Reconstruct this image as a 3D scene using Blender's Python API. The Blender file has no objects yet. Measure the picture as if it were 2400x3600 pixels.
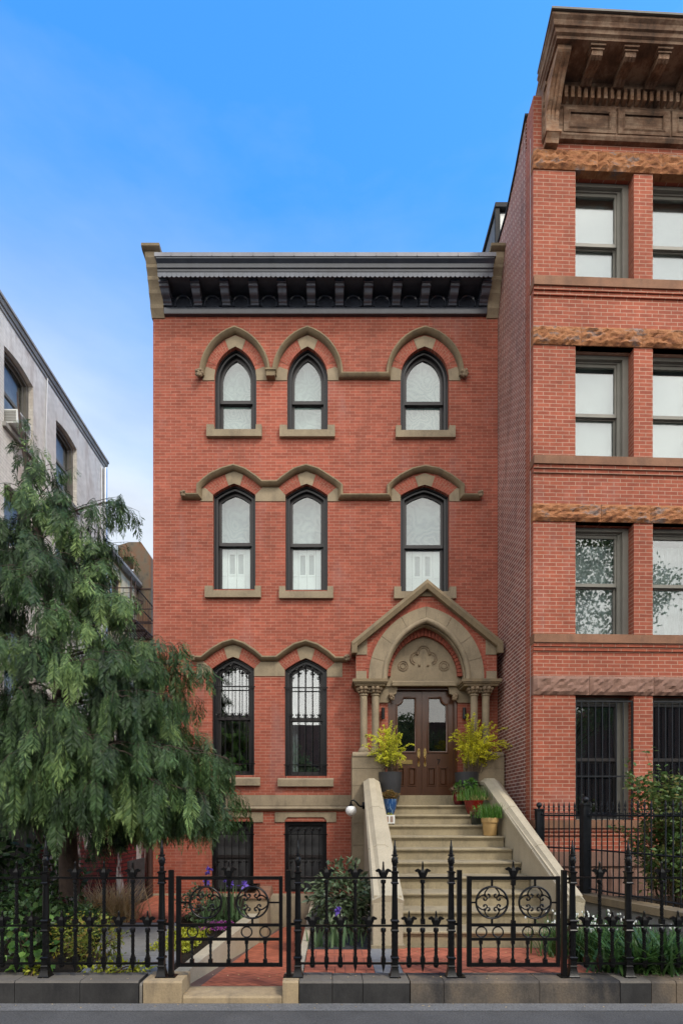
import bpy, math, random
import numpy as np
from mathutils import Vector, Matrix

random.seed(7)
rng = np.random.default_rng(7)
S = bpy.context.scene
COL = S.collection
PI = math.pi
rad = math.radians

# measured camera: eye 1.8 m above the pavement, looking along +Y; photo is 2400 x 3600
F, CX, HY, EYE = 1850.0, 1163.0, 2862.0, 1.8
def X(px, Y): return (px - CX) * Y / F
def Z(py, Y): return EYE - (py - HY) * Y / F
YF = 10.43            # front plane of the brick house
YR = 8.60             # front plane of the taller house on the right

# ------------------------------------------------------------------ objects
def tag(o, label=None, cat=None, group=None, kind=None):
    if label: o['label'] = label
    if cat: o['category'] = cat
    if group: o['group'] = group
    if kind: o['kind'] = kind
    return o

def thing(name, label, cat, loc=(0, 0, 0), group=None):
    o = bpy.data.objects.new(name, None)
    o.empty_display_size = 0.2
    o.location = loc
    COL.objects.link(o)
    return tag(o, label, cat, group)

def root_loc(p):
    v = Vector((0, 0, 0))
    while p is not None:
        v += p.location
        p = p.parent
    return v

def link_mesh(name, me, mat, parent=None, smooth=40):
    o = bpy.data.objects.new(name, me)
    if isinstance(mat, (list, tuple)):
        for m in mat: me.materials.append(m)
    elif mat is not None:
        me.materials.append(mat)
    COL.objects.link(o)
    if parent is not None: o.parent = parent
    if smooth:
        me.shade_smooth()
        me.set_sharp_from_angle(angle=rad(smooth))
    return o

def copy_tree(o, parent=None):
    c = o.copy()
    COL.objects.link(c)
    if parent is not None: c.parent = parent
    for ch in list(o.children):
        copy_tree(ch, c)
    return c

class MB:
    """collects shapes and links them as one mesh object"""
    def __init__(s):
        s.v = []; s.f = []; s.mi = []; s.cur = 0
    def add(s, vs, fs):
        n = len(s.v)
        s.v.extend([tuple(a) for a in vs])
        for f in fs:
            s.f.append(tuple(i + n for i in f)); s.mi.append(s.cur)
    def box(s, x0, x1, y0, y1, z0, z1):
        s.add([(x0,y0,z0),(x1,y0,z0),(x1,y1,z0),(x0,y1,z0),(x0,y0,z1),(x1,y0,z1),(x1,y1,z1),(x0,y1,z1)],
              [(0,3,2,1),(4,5,6,7),(0,1,5,4),(1,2,6,5),(2,3,7,6),(3,0,4,7)])
    def loft(s, A, B):
        n = len(A)
        s.add(list(A) + list(B), [tuple(range(n-1,-1,-1)), tuple(range(n, 2*n))] +
              [(i, (i+1) % n, n+(i+1) % n, n+i) for i in range(n)])
    def prism(s, poly, y0, y1):            # polygon in XZ, extruded in Y
        s.loft([(x, y0, z) for x, z in poly], [(x, y1, z) for x, z in poly])
    def prismx(s, poly, x0, x1):           # polygon in YZ, extruded in X (x0, x1 may be functions of Y)
        a = x0 if callable(x0) else (lambda y: x0)
        b = x1 if callable(x1) else (lambda y: x1)
        s.loft([(a(y), y, z) for y, z in poly], [(b(y), y, z) for y, z in poly])
    def prismz(s, poly, z0, z1):
        s.loft([(x, y, z0) for x, y in poly], [(x, y, z1) for x, y in poly])
    def tube(s, pts, r, seg=6, cap=True, squash=None):
        pts = [Vector(p) for p in pts]
        n = len(pts)
        rs = r if isinstance(r, (list, tuple)) else [r]*n
        base = len(s.v); vs = []
        prev = None
        for i, p in enumerate(pts):
            d = (pts[min(i+1, n-1)] - pts[max(i-1, 0)])
            if d.length < 1e-9: d = Vector((0,0,1))
            d.normalize()
            if prev is None:
                u = d.orthogonal().normalized()
                if abs(d.z) > .9: u = (Vector((1,0,0)) - d*d.x).normalized()
            else:
                u = (prev - d*prev.dot(d))
                u = u.normalized() if u.length > 1e-6 else d.orthogonal().normalized()
            prev = u
            w = d.cross(u)
            for k in range(seg):
                a = 2*PI*(k+.5)/seg
                vs.append(p + (u*math.cos(a) + w*math.sin(a))*rs[i])
        fs = []
        for i in range(n-1):
            for k in range(seg):
                a = i*seg+k; b = i*seg+(k+1) % seg
                fs.append((a, b, b+seg, a+seg))
        if cap:
            fs.append(tuple(range(seg-1, -1, -1))); fs.append(tuple(range((n-1)*seg, n*seg)))
        s.add(vs, fs)
    def lathe(s, prof, c=(0,0,0), seg=12, phase=0.0, twist=0.0):
        vs = []; n = len(prof)
        for i, (r, z) in enumerate(prof):
            for k in range(seg):
                a = 2*PI*k/seg + phase + twist*z
                vs.append((c[0]+r*math.cos(a), c[1]+r*math.sin(a), c[2]+z))
        fs = []
        for i in range(n-1):
            for k in range(seg):
                a = i*seg+k; b = i*seg+(k+1) % seg
                fs.append((a, b, b+seg, a+seg))
        fs.append(tuple(range(seg-1,-1,-1))); fs.append(tuple(range((n-1)*seg, n*seg)))
        s.add(vs, fs)
    def ball(s, c, r, seg=12, rings=8, sz=1.0):
        prof = [(max(r*math.sin(PI*i/rings), 1e-4), -r*sz*math.cos(PI*i/rings)) for i in range(rings+1)]
        s.lathe(prof, c, seg)
    def ribbon(s, path, prof, closed=False):
        """sweep profile [(n, y)] along a polyline path in XZ (mitred); n is left-hand normal, y is depth"""
        n = len(path); P = [Vector((a[0], a[1])) for a in path]
        vs = []
        for i in range(n):
            if closed:
                d0 = P[i]-P[i-1]; d1 = P[(i+1) % n]-P[i]
            else:
                d0 = P[i]-P[max(i-1,0)] if i > 0 else P[1]-P[0]
                d1 = P[i+1]-P[i] if i < n-1 else P[-1]-P[-2]
            d0.normalize(); d1.normalize()
            n0 = Vector((-d0.y, d0.x)); n1 = Vector((-d1.y, d1.x))
            m = n0+n1
            m = m/max(m.dot(m)/2, .35)
            for (a, y) in prof:
                q = P[i]+m*a
                vs.append((q.x, y, q.y))
        k = len(prof); fs = []
        for i in range(n if closed else n-1):
            j = (i+1) % n
            for q in range(k):
                r = (q+1) % k
                fs.append((i*k+q, i*k+r, j*k+r, j*k+q))
        if not closed:
            fs.append(tuple(range(k))); fs.append(tuple(range((n-1)*k+k-1, (n-1)*k-1, -1)))
        s.add(vs, fs)
    def build(s, name, mat, parent=None, local=False, smooth=40):
        off = Vector((0,0,0)) if (parent is None or local) else root_loc(parent)
        me = bpy.data.meshes.new(name)
        me.from_pydata([(a[0]-off.x, a[1]-off.y, a[2]-off.z) for a in s.v], [], s.f)
        if any(s.mi): me.polygons.foreach_set('material_index', s.mi)
        me.update()
        import bmesh
        bm = bmesh.new(); bm.from_mesh(me)
        bmesh.ops.recalc_face_normals(bm, faces=bm.faces[:])
        bm.to_mesh(me); bm.free()
        return link_mesh(name, me, mat, parent, smooth)

def plate_mesh(outer, holes, depth, conv):
    """flat plate with holes; outer/holes are lists of (u, v); conv(u, v, d) -> xyz with d in 0..depth"""
    cu = bpy.data.curves.new('plate', 'CURVE')
    cu.dimensions = '2D'; cu.fill_mode = 'BOTH'; cu.extrude = .5
    for poly in [outer] + list(holes):
        sp = cu.splines.new('POLY')
        sp.points.add(len(poly)-1)
        for i, (u, v) in enumerate(poly):
            sp.points[i].co = (u, v, 0, 1)
        sp.use_cyclic_u = True
    ob = bpy.data.objects.new('plate', cu)
    me = bpy.data.meshes.new_from_object(ob)
    bpy.data.objects.remove(ob)
    vs = [conv(v.co.x, v.co.y, (v.co.z+.5)*depth) for v in me.vertices]
    fs = [tuple(p.vertices) for p in me.polygons]
    bpy.data.meshes.remove(me)
    return vs, fs

def plate(mb, outer, holes, y, depth):
    mb.add(*plate_mesh(outer, holes, depth, lambda u, v, d: (u, y+d, v)))

def inset(poly, d):
    """mitred inset of a closed polygon (positive d shrinks)"""
    A = sum(poly[i][0]*poly[(i+1) % len(poly)][1]-poly[(i+1) % len(poly)][0]*poly[i][1] for i in range(len(poly)))
    s = 1 if A > 0 else -1
    n = len(poly); out = []
    for i in range(n):
        p = Vector(poly[i]); a = Vector(poly[i-1]); b = Vector(poly[(i+1) % n])
        d0 = (p-a).normalized(); d1 = (b-p).normalized()
        n0 = Vector((-d0.y, d0.x)); n1 = Vector((-d1.y, d1.x))
        m = n0+n1
        m = m/max(m.dot(m)/2, .3)
        q = p+m*d*s
        out.append((q.x, q.y))
    return out

def pointed(cx, zs, hw, rise, n=8):
    """pointed arch from left spring over the apex to right spring"""
    R = (hw*hw+rise*rise)/(2*hw)
    c = cx-hw+R
    a1 = math.atan2(rise, cx-c)
    L = [(c+R*math.cos(PI+(a1-PI)*i/n), zs+R*math.sin(PI+(a1-PI)*i/n)) for i in range(n+1)]
    return L+[(2*cx-x, z) for x, z in reversed(L[:-1])]

def lowarch(cx, zs, hw, rise, bulge=.02, n=5):
    L = []
    for i in range(n+1):
        t = i/n
        L.append((cx-hw+hw*t, zs+rise*t+bulge*4*t*(1-t)))
    return L+[(2*cx-x, z) for x, z in reversed(L[:-1])]

def bez(p0, p1, p2, n=8):
    p0, p1, p2 = Vector(p0), Vector(p1), Vector(p2)
    return [p0*(1-t)**2+p1*2*t*(1-t)+p2*t*t for t in [i/n for i in range(n+1)]]

# ------------------------------------------------------------------ materials
class NT:
    def __init__(s, name):
        s.m = bpy.data.materials.new(name); s.m.use_nodes = True
        s.nt = s.m.node_tree; s.nt.nodes.clear()
        s.out = s.n('ShaderNodeOutputMaterial')
    def n(s, t, **kw):
        nd = s.nt.nodes.new(t)
        for k, v in kw.items(): setattr(nd, k, v)
        return nd
    def l(s, a, b): s.nt.links.new(a, b)
    def val(s, inp, v):
        if hasattr(v, 'is_output') or isinstance(v, bpy.types.NodeSocket): s.l(v, inp)
        else: inp.default_value = v
    def math(s, op, a, b=0.0, c=0.0):
        nd = s.n('ShaderNodeMath', operation=op)
        s.val(nd.inputs[0], a); s.val(nd.inputs[1], b)
        if op in ('MULTIPLY_ADD',): s.val(nd.inputs[2], c)
        return nd.outputs[0]
    def mix(s, fac, a, b, bt='MIX'):
        nd = s.n('ShaderNodeMix', data_type='RGBA', blend_type=bt)
        s.val(nd.inputs[0], fac)
        for i, v in ((6, a), (7, b)):
            if isinstance(v, tuple) and len(v) == 3: v = (*v, 1)
            s.val(nd.inputs[i], v)
        return nd.outputs[2]
    def noise(s, vec, scale, detail=4, rough=.6):
        nd = s.n('ShaderNodeTexNoise')
        nd.inputs['Scale'].default_value = scale; nd.inputs['Detail'].default_value = detail
        nd.inputs['Roughness'].default_value = rough
        if vec is not None: s.l(vec, nd.inputs['Vector'])
        return nd.outputs[0]
    def ramp(s, fac, stops):
        nd = s.n('ShaderNodeValToRGB')
        s.l(fac, nd.inputs[0])
        el = nd.color_ramp.elements
        while len(el) < len(stops): el.new(.5)
        for e, (p, c) in zip(el, stops):
            e.position = p
            e.color = (*c, 1) if isinstance(c, tuple) else (c, c, c, 1)
        return nd.outputs[0]
    def pos(s): return s.n('ShaderNodeNewGeometry').outputs['Position']
    def scaled(s, vec, sc):
        nd = s.n('ShaderNodeVectorMath', operation='MULTIPLY')
        s.l(vec, nd.inputs[0]); nd.inputs[1].default_value = sc
        return nd.outputs[0]
    def bsdf(s, col, rough=.7, metal=0.0, spec=.5, normal=None, coat=0.0):
        b = s.n('ShaderNodeBsdfPrincipled')
        if isinstance(col, tuple): col = (*col[:3], 1)
        s.val(b.inputs['Base Color'], col); s.val(b.inputs['Roughness'], rough)
        b.inputs['Metallic'].default_value = metal
        b.inputs['Specular IOR Level'].default_value = spec
        if coat: b.inputs['Coat Weight'].default_value = coat; b.inputs['Coat Roughness'].default_value = .12
        if normal is not None: s.l(normal, b.inputs['Normal'])
        return b.outputs[0]
    def bump(s, h, strength=.3, dist=.01):
        nd = s.n('ShaderNodeBump')
        nd.inputs['Strength'].default_value = strength; nd.inputs['Distance'].default_value = dist
        s.l(h, nd.inputs['Height'])
        return nd.outputs[0]
    def done(s, sh):
        s.l(sh, s.out.inputs[0]); return s.m

def plain(name, col, rough=.6, metal=0.0, spec=.5, vary=.15, scale=3.0, bump=0.0, bscale=40, coat=0.0, second=None):
    t = NT(name); p = t.pos()
    n = t.noise(p, scale, 5)
    f = t.ramp(n, [(.3, 0.0), (.7, 1.0)])
    c2 = second if second else tuple(min(1, c*(1+vary)) for c in col)
    c1 = tuple(c*(1-vary) for c in col)
    c = t.mix(f, c1, c2)
    nor = None
    if bump: nor = t.bump(t.noise(p, bscale, 4), bump, .01)
    return t.done(t.bsdf(c, rough, metal, spec, nor, coat))

def brick_mat(name, c1, c2, mortar, bw=.209, bh=.0587, ms=.004, stain=(.75, 1.12), bump=.25, dirt=None, phase=0.0, ground=None, rough=.85, dth=(.52, .68)):
    t = NT(name)
    g = t.n('ShaderNodeNewGeometry')
    sp = t.n('ShaderNodeSeparateXYZ'); t.l(g.outputs['Position'], sp.inputs[0])
    sn = t.n('ShaderNodeSeparateXYZ'); t.l(g.outputs['True Normal'], sn.inputs[0])
    ax = t.math('GREATER_THAN', t.math('ABSOLUTE', sn.outputs[0]), .6)
    mx = t.n('ShaderNodeMix', data_type='FLOAT')
    t.l(ax, mx.inputs[0]); t.l(sp.outputs[0], mx.inputs[2]); t.l(sp.outputs[1], mx.inputs[3])
    u = t.math('ADD', mx.outputs[0], phase+20)
    v = t.math('ADD', sp.outputs[2], 5.0)
    # hand-laid unevenness
    wob = t.noise(g.outputs['Position'], 1.7, 2)
    v = t.math('MULTIPLY_ADD', wob, .012, v)
    cb = t.n('ShaderNodeCombineXYZ'); t.l(u, cb.inputs[0]); t.l(v, cb.inputs[1])
    b = t.n('ShaderNodeTexBrick')
    b.offset = .5; b.squash = 1
    t.l(cb.outputs[0], b.inputs['Vector'])
    b.inputs['Scale'].default_value = 1; b.inputs['Brick Width'].default_value = bw
    b.inputs['Row Height'].default_value = bh; b.inputs['Mortar Size'].default_value = ms
    b.inputs['Mortar Smooth'].default_value = .1; b.inputs['Bias'].default_value = -.1
    b.inputs['Color1'].default_value = (*c1, 1); b.inputs['Color2'].default_value = (*c2, 1)
    b.inputs['Mortar'].default_value = (*mortar, 1)
    n1 = t.noise(g.outputs['Position'], .55, 6, .65)
    k = t.ramp(n1, [(.28, stain[0]), (.72, stain[1])])
    col = t.mix(1.0, b.outputs[0], k, 'MULTIPLY')
    n2 = t.noise(g.outputs['Position'], 9, 5, .7)
    k2 = t.ramp(n2, [(.3, .84), (.7, 1.14)])
    col = t.mix(1.0, col, k2, 'MULTIPLY')
    # pale bloom patches in the brickwork
    n3 = t.noise(t.scaled(g.outputs['Position'], (1.4, 1.4, .5)), 1.1, 5, .62)
    k3 = t.ramp(n3, [(.56, 0.0), (.75, .34)])
    col = t.mix(k3, col, tuple(min(1, a*.6+.16) for a in c2))
    if dirt:
        n4 = t.noise(t.scaled(g.outputs['Position'], (1.5, 1.5, .35)), 1.3, 6, .7)
        k4 = t.ramp(n4, [(dth[0], 0.0), (dth[1], dirt[3])])
        col = t.mix(k4, col, dirt[:3])
    h = t.math('SUBTRACT', 1.0, b.outputs[1])
    h = t.math('MULTIPLY_ADD', n2, .5, h)
    return t.done(t.bsdf(col, rough, 0, .25, t.bump(h, bump, .008)))

M = {}
M['brick'] = brick_mat('red_face_brick', (.372, .103, .064), (.268, .071, .045), (.43, .245, .18), stain=(.72, 1.17), ms=.0035, dirt=(.14, .06, .042, .42), dth=(.54, .72))
M['brick_row'] = brick_mat('row_house_brick', (.355, .098, .056), (.275, .072, .043), (.425, .265, .19), bw=.214, bh=.0635, ms=.0055, stain=(.72, 1.2), phase=.07)
M['brick_side'] = brick_mat('common_brick', (.27, .092, .066), (.18, .065, .05), (.60, .48, .42), bw=.208, bh=.0640, ms=.008, stain=(.7, 1.2), dirt=(.09, .05, .045, .5))
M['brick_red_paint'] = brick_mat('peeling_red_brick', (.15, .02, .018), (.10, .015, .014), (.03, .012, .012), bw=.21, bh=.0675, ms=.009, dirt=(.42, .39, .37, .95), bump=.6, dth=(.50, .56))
M['brick_grey_paint'] = brick_mat('grey_painted_brick', (.70, .665, .60), (.66, .625, .56), (.54, .51, .45), bw=.21, bh=.069, ms=.006, stain=(.80, 1.08), dirt=(.40, .32, .26, .75), dth=(.49, .64), bump=.6)
M['brick_cream'] = brick_mat('cream_painted_brick', (.68, .60, .41), (.63, .55, .38), (.55, .48, .33), bw=.21, bh=.069, ms=.006, bump=.3)
M['voussoir'] = plain('arch_brick', (.31, .09, .06), .85, spec=.2, vary=.25, scale=14)
M['mortar'] = plain('mortar', (.36, .20, .145), .9, spec=.1)

def stone_mat(name, col, vary=.2, bump=.35, streak=.48, dark=(.10, .085, .065), rough=.85, lo=.5, top=None):
    t = NT(name); p = t.pos()
    f = t.ramp(t.noise(p, 2.2, 6, .65), [(.3, 0.0), (.7, 1.0)])
    c = t.mix(f, tuple(a*(1-vary) for a in col), tuple(a*(1+vary) for a in col))
    g = t.ramp(t.noise(t.scaled(p, (3, 3, .8)), 1.6, 6, .7), [(lo, 0.0), (lo+.22, streak)])
    c = t.mix(g, c, dark)
    if top:      # upper face painted lighter: light from above put into the colour
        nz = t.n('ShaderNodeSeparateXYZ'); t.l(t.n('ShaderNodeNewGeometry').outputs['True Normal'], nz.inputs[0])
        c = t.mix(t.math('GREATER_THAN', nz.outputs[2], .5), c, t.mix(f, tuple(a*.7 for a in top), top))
    n = t.noise(p, 60, 3)
    c = t.mix(1.0, c, t.ramp(n, [(.3, .88), (.7, 1.1)]), 'MULTIPLY')
    return t.done(t.bsdf(c, rough, 0, .25, t.bump(n, bump, .004)))
M['stone'] = stone_mat('tan_sandstone', (.28, .226, .152))
M['stone_dark'] = stone_mat('weathered_sandstone', (.215, .165, .10), streak=.6, lo=.46)
M['stone_light'] = stone_mat('pale_stoop_stone', (.42, .365, .26), vary=.1, streak=.22, lo=.54)
M['stone_step'] = stone_mat('stoop_step_stone', (.30, .25, .16), vary=.16, streak=.5, lo=.48)
M['stone_carved'] = stone_mat('carved_sandstone', (.25, .185, .12), streak=.6, lo=.45, bump=.6)

def rough_stone(name):
    t = NT(name); p = t.pos()
    ps = t.scaled(p, (1, 1, 2.2))
    n = t.noise(ps, 3.2, 8, .7)
    c = t.ramp(n, [(.30, (.10, .05, .035)), (.42, (.27, .11, .05)), (.53, (.38, .17, .075)), (.60, (.22, .14, .11)), (.68, (.30, .24, .21)), (.76, (.33, .13, .06))])
    vor = t.n('ShaderNodeTexVoronoi'); vor.inputs['Scale'].default_value = 7; t.l(ps, vor.inputs['Vector'])
    h = t.math('MULTIPLY_ADD', vor.outputs[0], .8, t.noise(p, 14, 6, .7))
    return t.done(t.bsdf(c, .9, 0, .2, t.bump(h, .9, .03)))
M['rough_stone'] = rough_stone('rock_faced_brownstone')
M['brownstone'] = stone_mat('smooth_brownstone', (.24, .125, .075), vary=.25, streak=.5, dark=(.11, .065, .05))
M['brownstone_grey'] = stone_mat('painted_brownstone', (.235, .135, .1), vary=.15, streak=.3, dark=(.13, .08, .065), bump=.6)
M['iron'] = plain('black_painted_iron', (.0045, .0045, .0048), .34, spec=.28, vary=.4, scale=20, bump=.12, bscale=90)
M['iron_blue'] = plain('blue_black_iron', (.010, .012, .015), .5, spec=.3, vary=.35, scale=12)
M['cornice'] = plain('blue_black_cornice_paint', (.036, .042, .056), .22, spec=.7, vary=.2, scale=6)
M['cornice_highlit'] = plain('highlit_cornice_paint', (.085, .095, .12), .25, spec=.7, vary=.2, scale=6)  # same cornice paint made lighter, gloss highlights put into the colour
M['frame'] = plain('black_window_paint', (.011, .011, .013), .36, spec=.4, vary=.2, scale=6)
M['sash'] = plain('bronze_black_sash', (.022, .019, .019), .42, spec=.5, vary=.15)
M['frame_olive'] = plain('olive_grey_frame', (.19, .183, .155), .55, vary=.12)
M['zinc'] = plain('zinc_flashing', (.20, .20, .215), .45, metal=.3, vary=.15)
M['slate'] = plain('slate_cladding', (.13, .14, .15), .7, vary=.35, scale=9)
M['tar'] = plain('roof_tar', (.03, .03, .03), .9)
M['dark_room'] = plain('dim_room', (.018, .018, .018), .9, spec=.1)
M['screen'] = plain('dark_insect_screen', (.035, .037, .040), .7, vary=.08)
M['white_paint'] = plain('white_paint', (.72, .73, .70), .55, vary=.05)
M['shutter_dim'] = plain('shutter_opening', (.27, .30, .30), .7, vary=.05)
M['silver'] = plain('galvanised_pipe', (.55, .57, .60), .3, metal=.8, vary=.15)
M['brown_pipe'] = plain('brown_painted_pipe', (.045, .022, .017), .5, vary=.2)
M['grey_trim'] = plain('grey_roof_edge', (.27, .26, .235), .7, vary=.25)
M['grey_trim_dark'] = plain('dark_grey_trim', (.13, .12, .10), .7, vary=.25)
M['rust'] = plain('rusty_iron', (.07, .042, .034), .8, vary=.4, scale=9)
M['brass'] = plain('polished_brass', (.72, .50, .20), .22, metal=1.0, vary=.1)
M['opal'] = plain('opal_glass', (.82, .82, .80), .18, vary=.02)
M['planter'] = plain('charcoal_planter', (.035, .036, .04), .42, vary=.15, scale=2)
M['soil'] = plain('dark_soil', (.022, .017, .012), .95, spec=.1, vary=.5, scale=25, bump=.9, bscale=30)
M['pebble'] = plain('black_pebbles', (.035, .036, .038), .6, vary=.5, scale=30, bump=1.0, bscale=24)
M['red_glaze'] = plain('oxblood_glaze', (.19, .012, .010), .16, vary=.35, scale=8)
M['dark_red_glaze'] = plain('maroon_glaze', (.10, .008, .010), .16, vary=.35, scale=8)
M['green_glaze'] = plain('bottle_green_glaze', (.018, .022, .016), .25, vary=.3, scale=8)
M['terracotta'] = plain('yellow_terracotta', (.42, .27, .105), .75, vary=.2, scale=7)
M['bark'] = plain('reddish_bark', (.055, .035, .026), .95, vary=.4, scale=12, bump=.8, bscale=30)
M['twig'] = plain('brown_twig', (.075, .05, .03), .9, vary=.3)
M['slate_flag'] = stone_mat('bluestone_flag', (.20, .20, .195), vary=.12, streak=.4, dark=(.10, .10, .105), lo=.48)
M['paver'] = plain('red_clay_paver', (.40, .125, .07), .85, spec=.2, vary=.25, scale=5)
M['paver_joint'] = plain('paver_joint', (.12, .07, .055), .95)
M['kerb_dark'] = stone_mat('dark_granite_lit_top', (.040, .039, .038), vary=.35, streak=.7, dark=(.018, .018, .019), lo=.44, top=(.15, .135, .115))  # paler top colour stands for light falling from above
M['kerb_top'] = stone_mat('worn_granite', (.20, .18, .15), vary=.25, streak=.6, dark=(.08, .075, .07), lo=.44)
M['kerb_tan'] = stone_mat('tan_kerb_stone', (.36, .275, .165), vary=.18, streak=.6, dark=(.15, .12, .085), lo=.45)

def stained_kerb():
    t = NT('mixed_kerb_stone'); p = t.pos()
    n = t.noise(t.scaled(p, (1.2, 1, .6)), 1.4, 6, .65)
    c = t.ramp(n, [(.38, (.035, .034, .034)), (.5, (.10, .085, .07)), (.62, (.16, .125, .09))])
    n2 = t.noise(p, 50, 3)
    c = t.mix(1.0, c, t.ramp(n2, [(.3, .8), (.7, 1.2)]), 'MULTIPLY')
    return t.done(t.bsdf(c, .85, 0, .25, t.bump(n2, .4, .006)))
M['kerb_mixed'] = stained_kerb()

def pavement_mat(name, c0, c1):
    t = NT(name); p = t.pos()
    f = t.ramp(t.noise(p, .9, 7, .65), [(.32, 0.0), (.68, 1.0)])
    c = t.mix(f, c0, c1)
    n = t.noise(p, 70, 4, .7)
    c = t.mix(1.0, c, t.ramp(n, [(.32, .58), (.70, 1.42)]), 'MULTIPLY')
    s2 = t.ramp(t.noise(p, 5, 5, .7), [(.55, 0.0), (.75, .4)])
    c = t.mix(s2, c, tuple(a*.6 for a in c0))
    return t.done(t.bsdf(c, .85, 0, .3, t.bump(n, .5, .006)))
M['pavement'] = pavement_mat('sidewalk_concrete', (.062, .060, .056), (.104, .100, .094))
M['asphalt'] = pavement_mat('asphalt', (.04, .04, .042), (.06, .06, .06))
M['earth'] = pavement_mat('bare_earth', (.05, .045, .035), (.08, .07, .055))

def rusty_duct():
    t = NT('stained_metal_shaft'); p = t.pos()
    n = t.noise(t.scaled(p, (1, 1, .5)), 1.5, 6, .7)
    c = t.ramp(n, [(.35, (.05, .05, .05)), (.48, (.16, .13, .09)), (.6, (.20, .105, .06)), (.7, (.24, .19, .13))])
    return t.done(t.bsdf(c, .8, 0, .3))
M['duct'] = rusty_duct()

def wood_old(name, base, pale, dark):
    t = NT(name); p = t.pos()
    n = t.noise(t.scaled(p, (1, 1, 1)), 3.2, 7, .72)
    c = t.ramp(n, [(.32, dark), (.48, base), (.6, pale), (.72, base)])
    n2 = t.noise(t.scaled(p, (.6, .6, 8)), 4, 6, .7)
    c = t.mix(t.ramp(n2, [(.45, 0.0), (.65, .55)]), c, dark)
    return t.done(t.bsdf(c, .85, 0, .25, t.bump(n2, .6, .01)))
M['old_cornice'] = wood_old('weathered_brown_cornice', (.20, .115, .072), (.32, .22, .15), (.075, .05, .036))
M['old_cornice_light'] = wood_old('worn_orange_cornice', (.34, .19, .11), (.42, .29, .20), (.10, .065, .045))

def door_mat():
    t = NT('mahogany_door'); p = t.pos()
    n = t.noise(t.scaled(p, (8, 8, .9)), 3, 5, .6)
    c = t.mix(n, (.050, .018, .007), (.118, .044, .017))
    return t.done(t.bsdf(c, .34, 0, .5, None, .25))
M['door'] = door_mat()

def blue_glaze():
    t = NT('dripped_blue_glaze'); p = t.pos()
    n = t.noise(t.scaled(p, (26, 26, 1.2)), 1.6, 2)
    f = t.ramp(n, [(.55, 0.0), (.62, .8)])
    c = t.mix(f, (.018, .065, .19), (.20, .34, .52))
    return t.done(t.bsdf(c, .2, 0, .5))
M['blue_glaze'] = blue_glaze()

def glass_mat(name, refl=.14, tint=(.9, .95, .95), rough=0.0, wave=.0, graze=.6):
    t = NT(name)
    tr = t.n('ShaderNodeBsdfTransparent'); tr.inputs[0].default_value = (*tint, 1)
    gl = t.n('ShaderNodeBsdfGlossy'); gl.inputs['Roughness'].default_value = rough
    if wave:
        b = t.bump(t.noise(t.pos(), 2.2, 2), wave, .02)
        t.l(b, gl.inputs['Normal'])
    lw = t.n('ShaderNodeLayerWeight'); lw.inputs[0].default_value = .25
    f = t.math('ADD', t.math('MULTIPLY', lw.outputs[0], graze), refl)
    f = t.math('MINIMUM', f, .95)
    mx = t.n('ShaderNodeMixShader')
    t.l(f, mx.inputs[0]); t.l(tr.outputs[0], mx.inputs[1]); t.l(gl.outputs[0], mx.inputs[2])
    return t.done(mx.outputs[0])
M['glass'] = glass_mat('window_glass', .11, wave=.008)
M['glass_side'] = glass_mat('dusty_glass', .03, tint=(.8, .82, .82), wave=.006, graze=.07, rough=.1)
M['glass_dark'] = glass_mat('reflective_glass', .24, wave=.006)
M['glass_door'] = glass_mat('door_glass', .10, tint=(.6, .62, .6), wave=.006)
M['glass_row'] = glass_mat('storm_window_glass', .15, wave=.006)

def curtain_mat(name, c0, c1, scale, dist):
    t = NT(name); p = t.pos()
    n = t.n('ShaderNodeTexNoise'); n.inputs['Scale'].default_value = 1.6; n.inputs['Detail'].default_value = 2
    t.l(p, n.inputs['Vector'])
    # watered (moire) contour lines of the fabric
    w = t.math('SINE', t.math('MULTIPLY', n.outputs[0], scale))
    f = t.ramp(t.math('MULTIPLY_ADD', w, .5, .5), [(.0, 0.0), (1.0, 1.0)])
    c = t.mix(f, c0, c1)
    return t.done(t.bsdf(c, .8, 0, .2))
M['curtain'] = curtain_mat('pale_moire_blind', (.24, .29, .275), (.32, .37, .35), 120, .2)
M['curtain_grey'] = curtain_mat('grey_moire_blind', (.23, .27, .28), (.30, .34, .345), 90, .2)
M['blind'] = plain('white_roller_blind', (.62, .62, .61), .8, vary=.04)
M['net'] = plain('grey_net_curtain', (.40, .41, .41), .9, vary=.3, scale=3)

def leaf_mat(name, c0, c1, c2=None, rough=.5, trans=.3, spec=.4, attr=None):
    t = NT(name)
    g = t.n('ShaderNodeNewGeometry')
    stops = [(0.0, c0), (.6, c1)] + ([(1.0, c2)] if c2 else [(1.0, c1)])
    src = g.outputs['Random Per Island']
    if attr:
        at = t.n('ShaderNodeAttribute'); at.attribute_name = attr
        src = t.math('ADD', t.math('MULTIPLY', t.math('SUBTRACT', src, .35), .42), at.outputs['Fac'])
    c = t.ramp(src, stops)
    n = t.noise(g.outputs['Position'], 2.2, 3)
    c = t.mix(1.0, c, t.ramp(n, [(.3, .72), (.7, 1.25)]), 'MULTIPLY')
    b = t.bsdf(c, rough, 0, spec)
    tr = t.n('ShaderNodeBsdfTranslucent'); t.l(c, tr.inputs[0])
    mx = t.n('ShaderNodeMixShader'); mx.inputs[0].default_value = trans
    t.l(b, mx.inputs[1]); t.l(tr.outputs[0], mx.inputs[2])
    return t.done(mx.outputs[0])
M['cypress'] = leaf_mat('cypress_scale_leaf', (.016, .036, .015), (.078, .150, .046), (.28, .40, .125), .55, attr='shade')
M['laurel'] = leaf_mat('glossy_laurel_leaf', (.06, .10, .045), (.12, .17, .085), (.22, .27, .16), .3)
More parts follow.
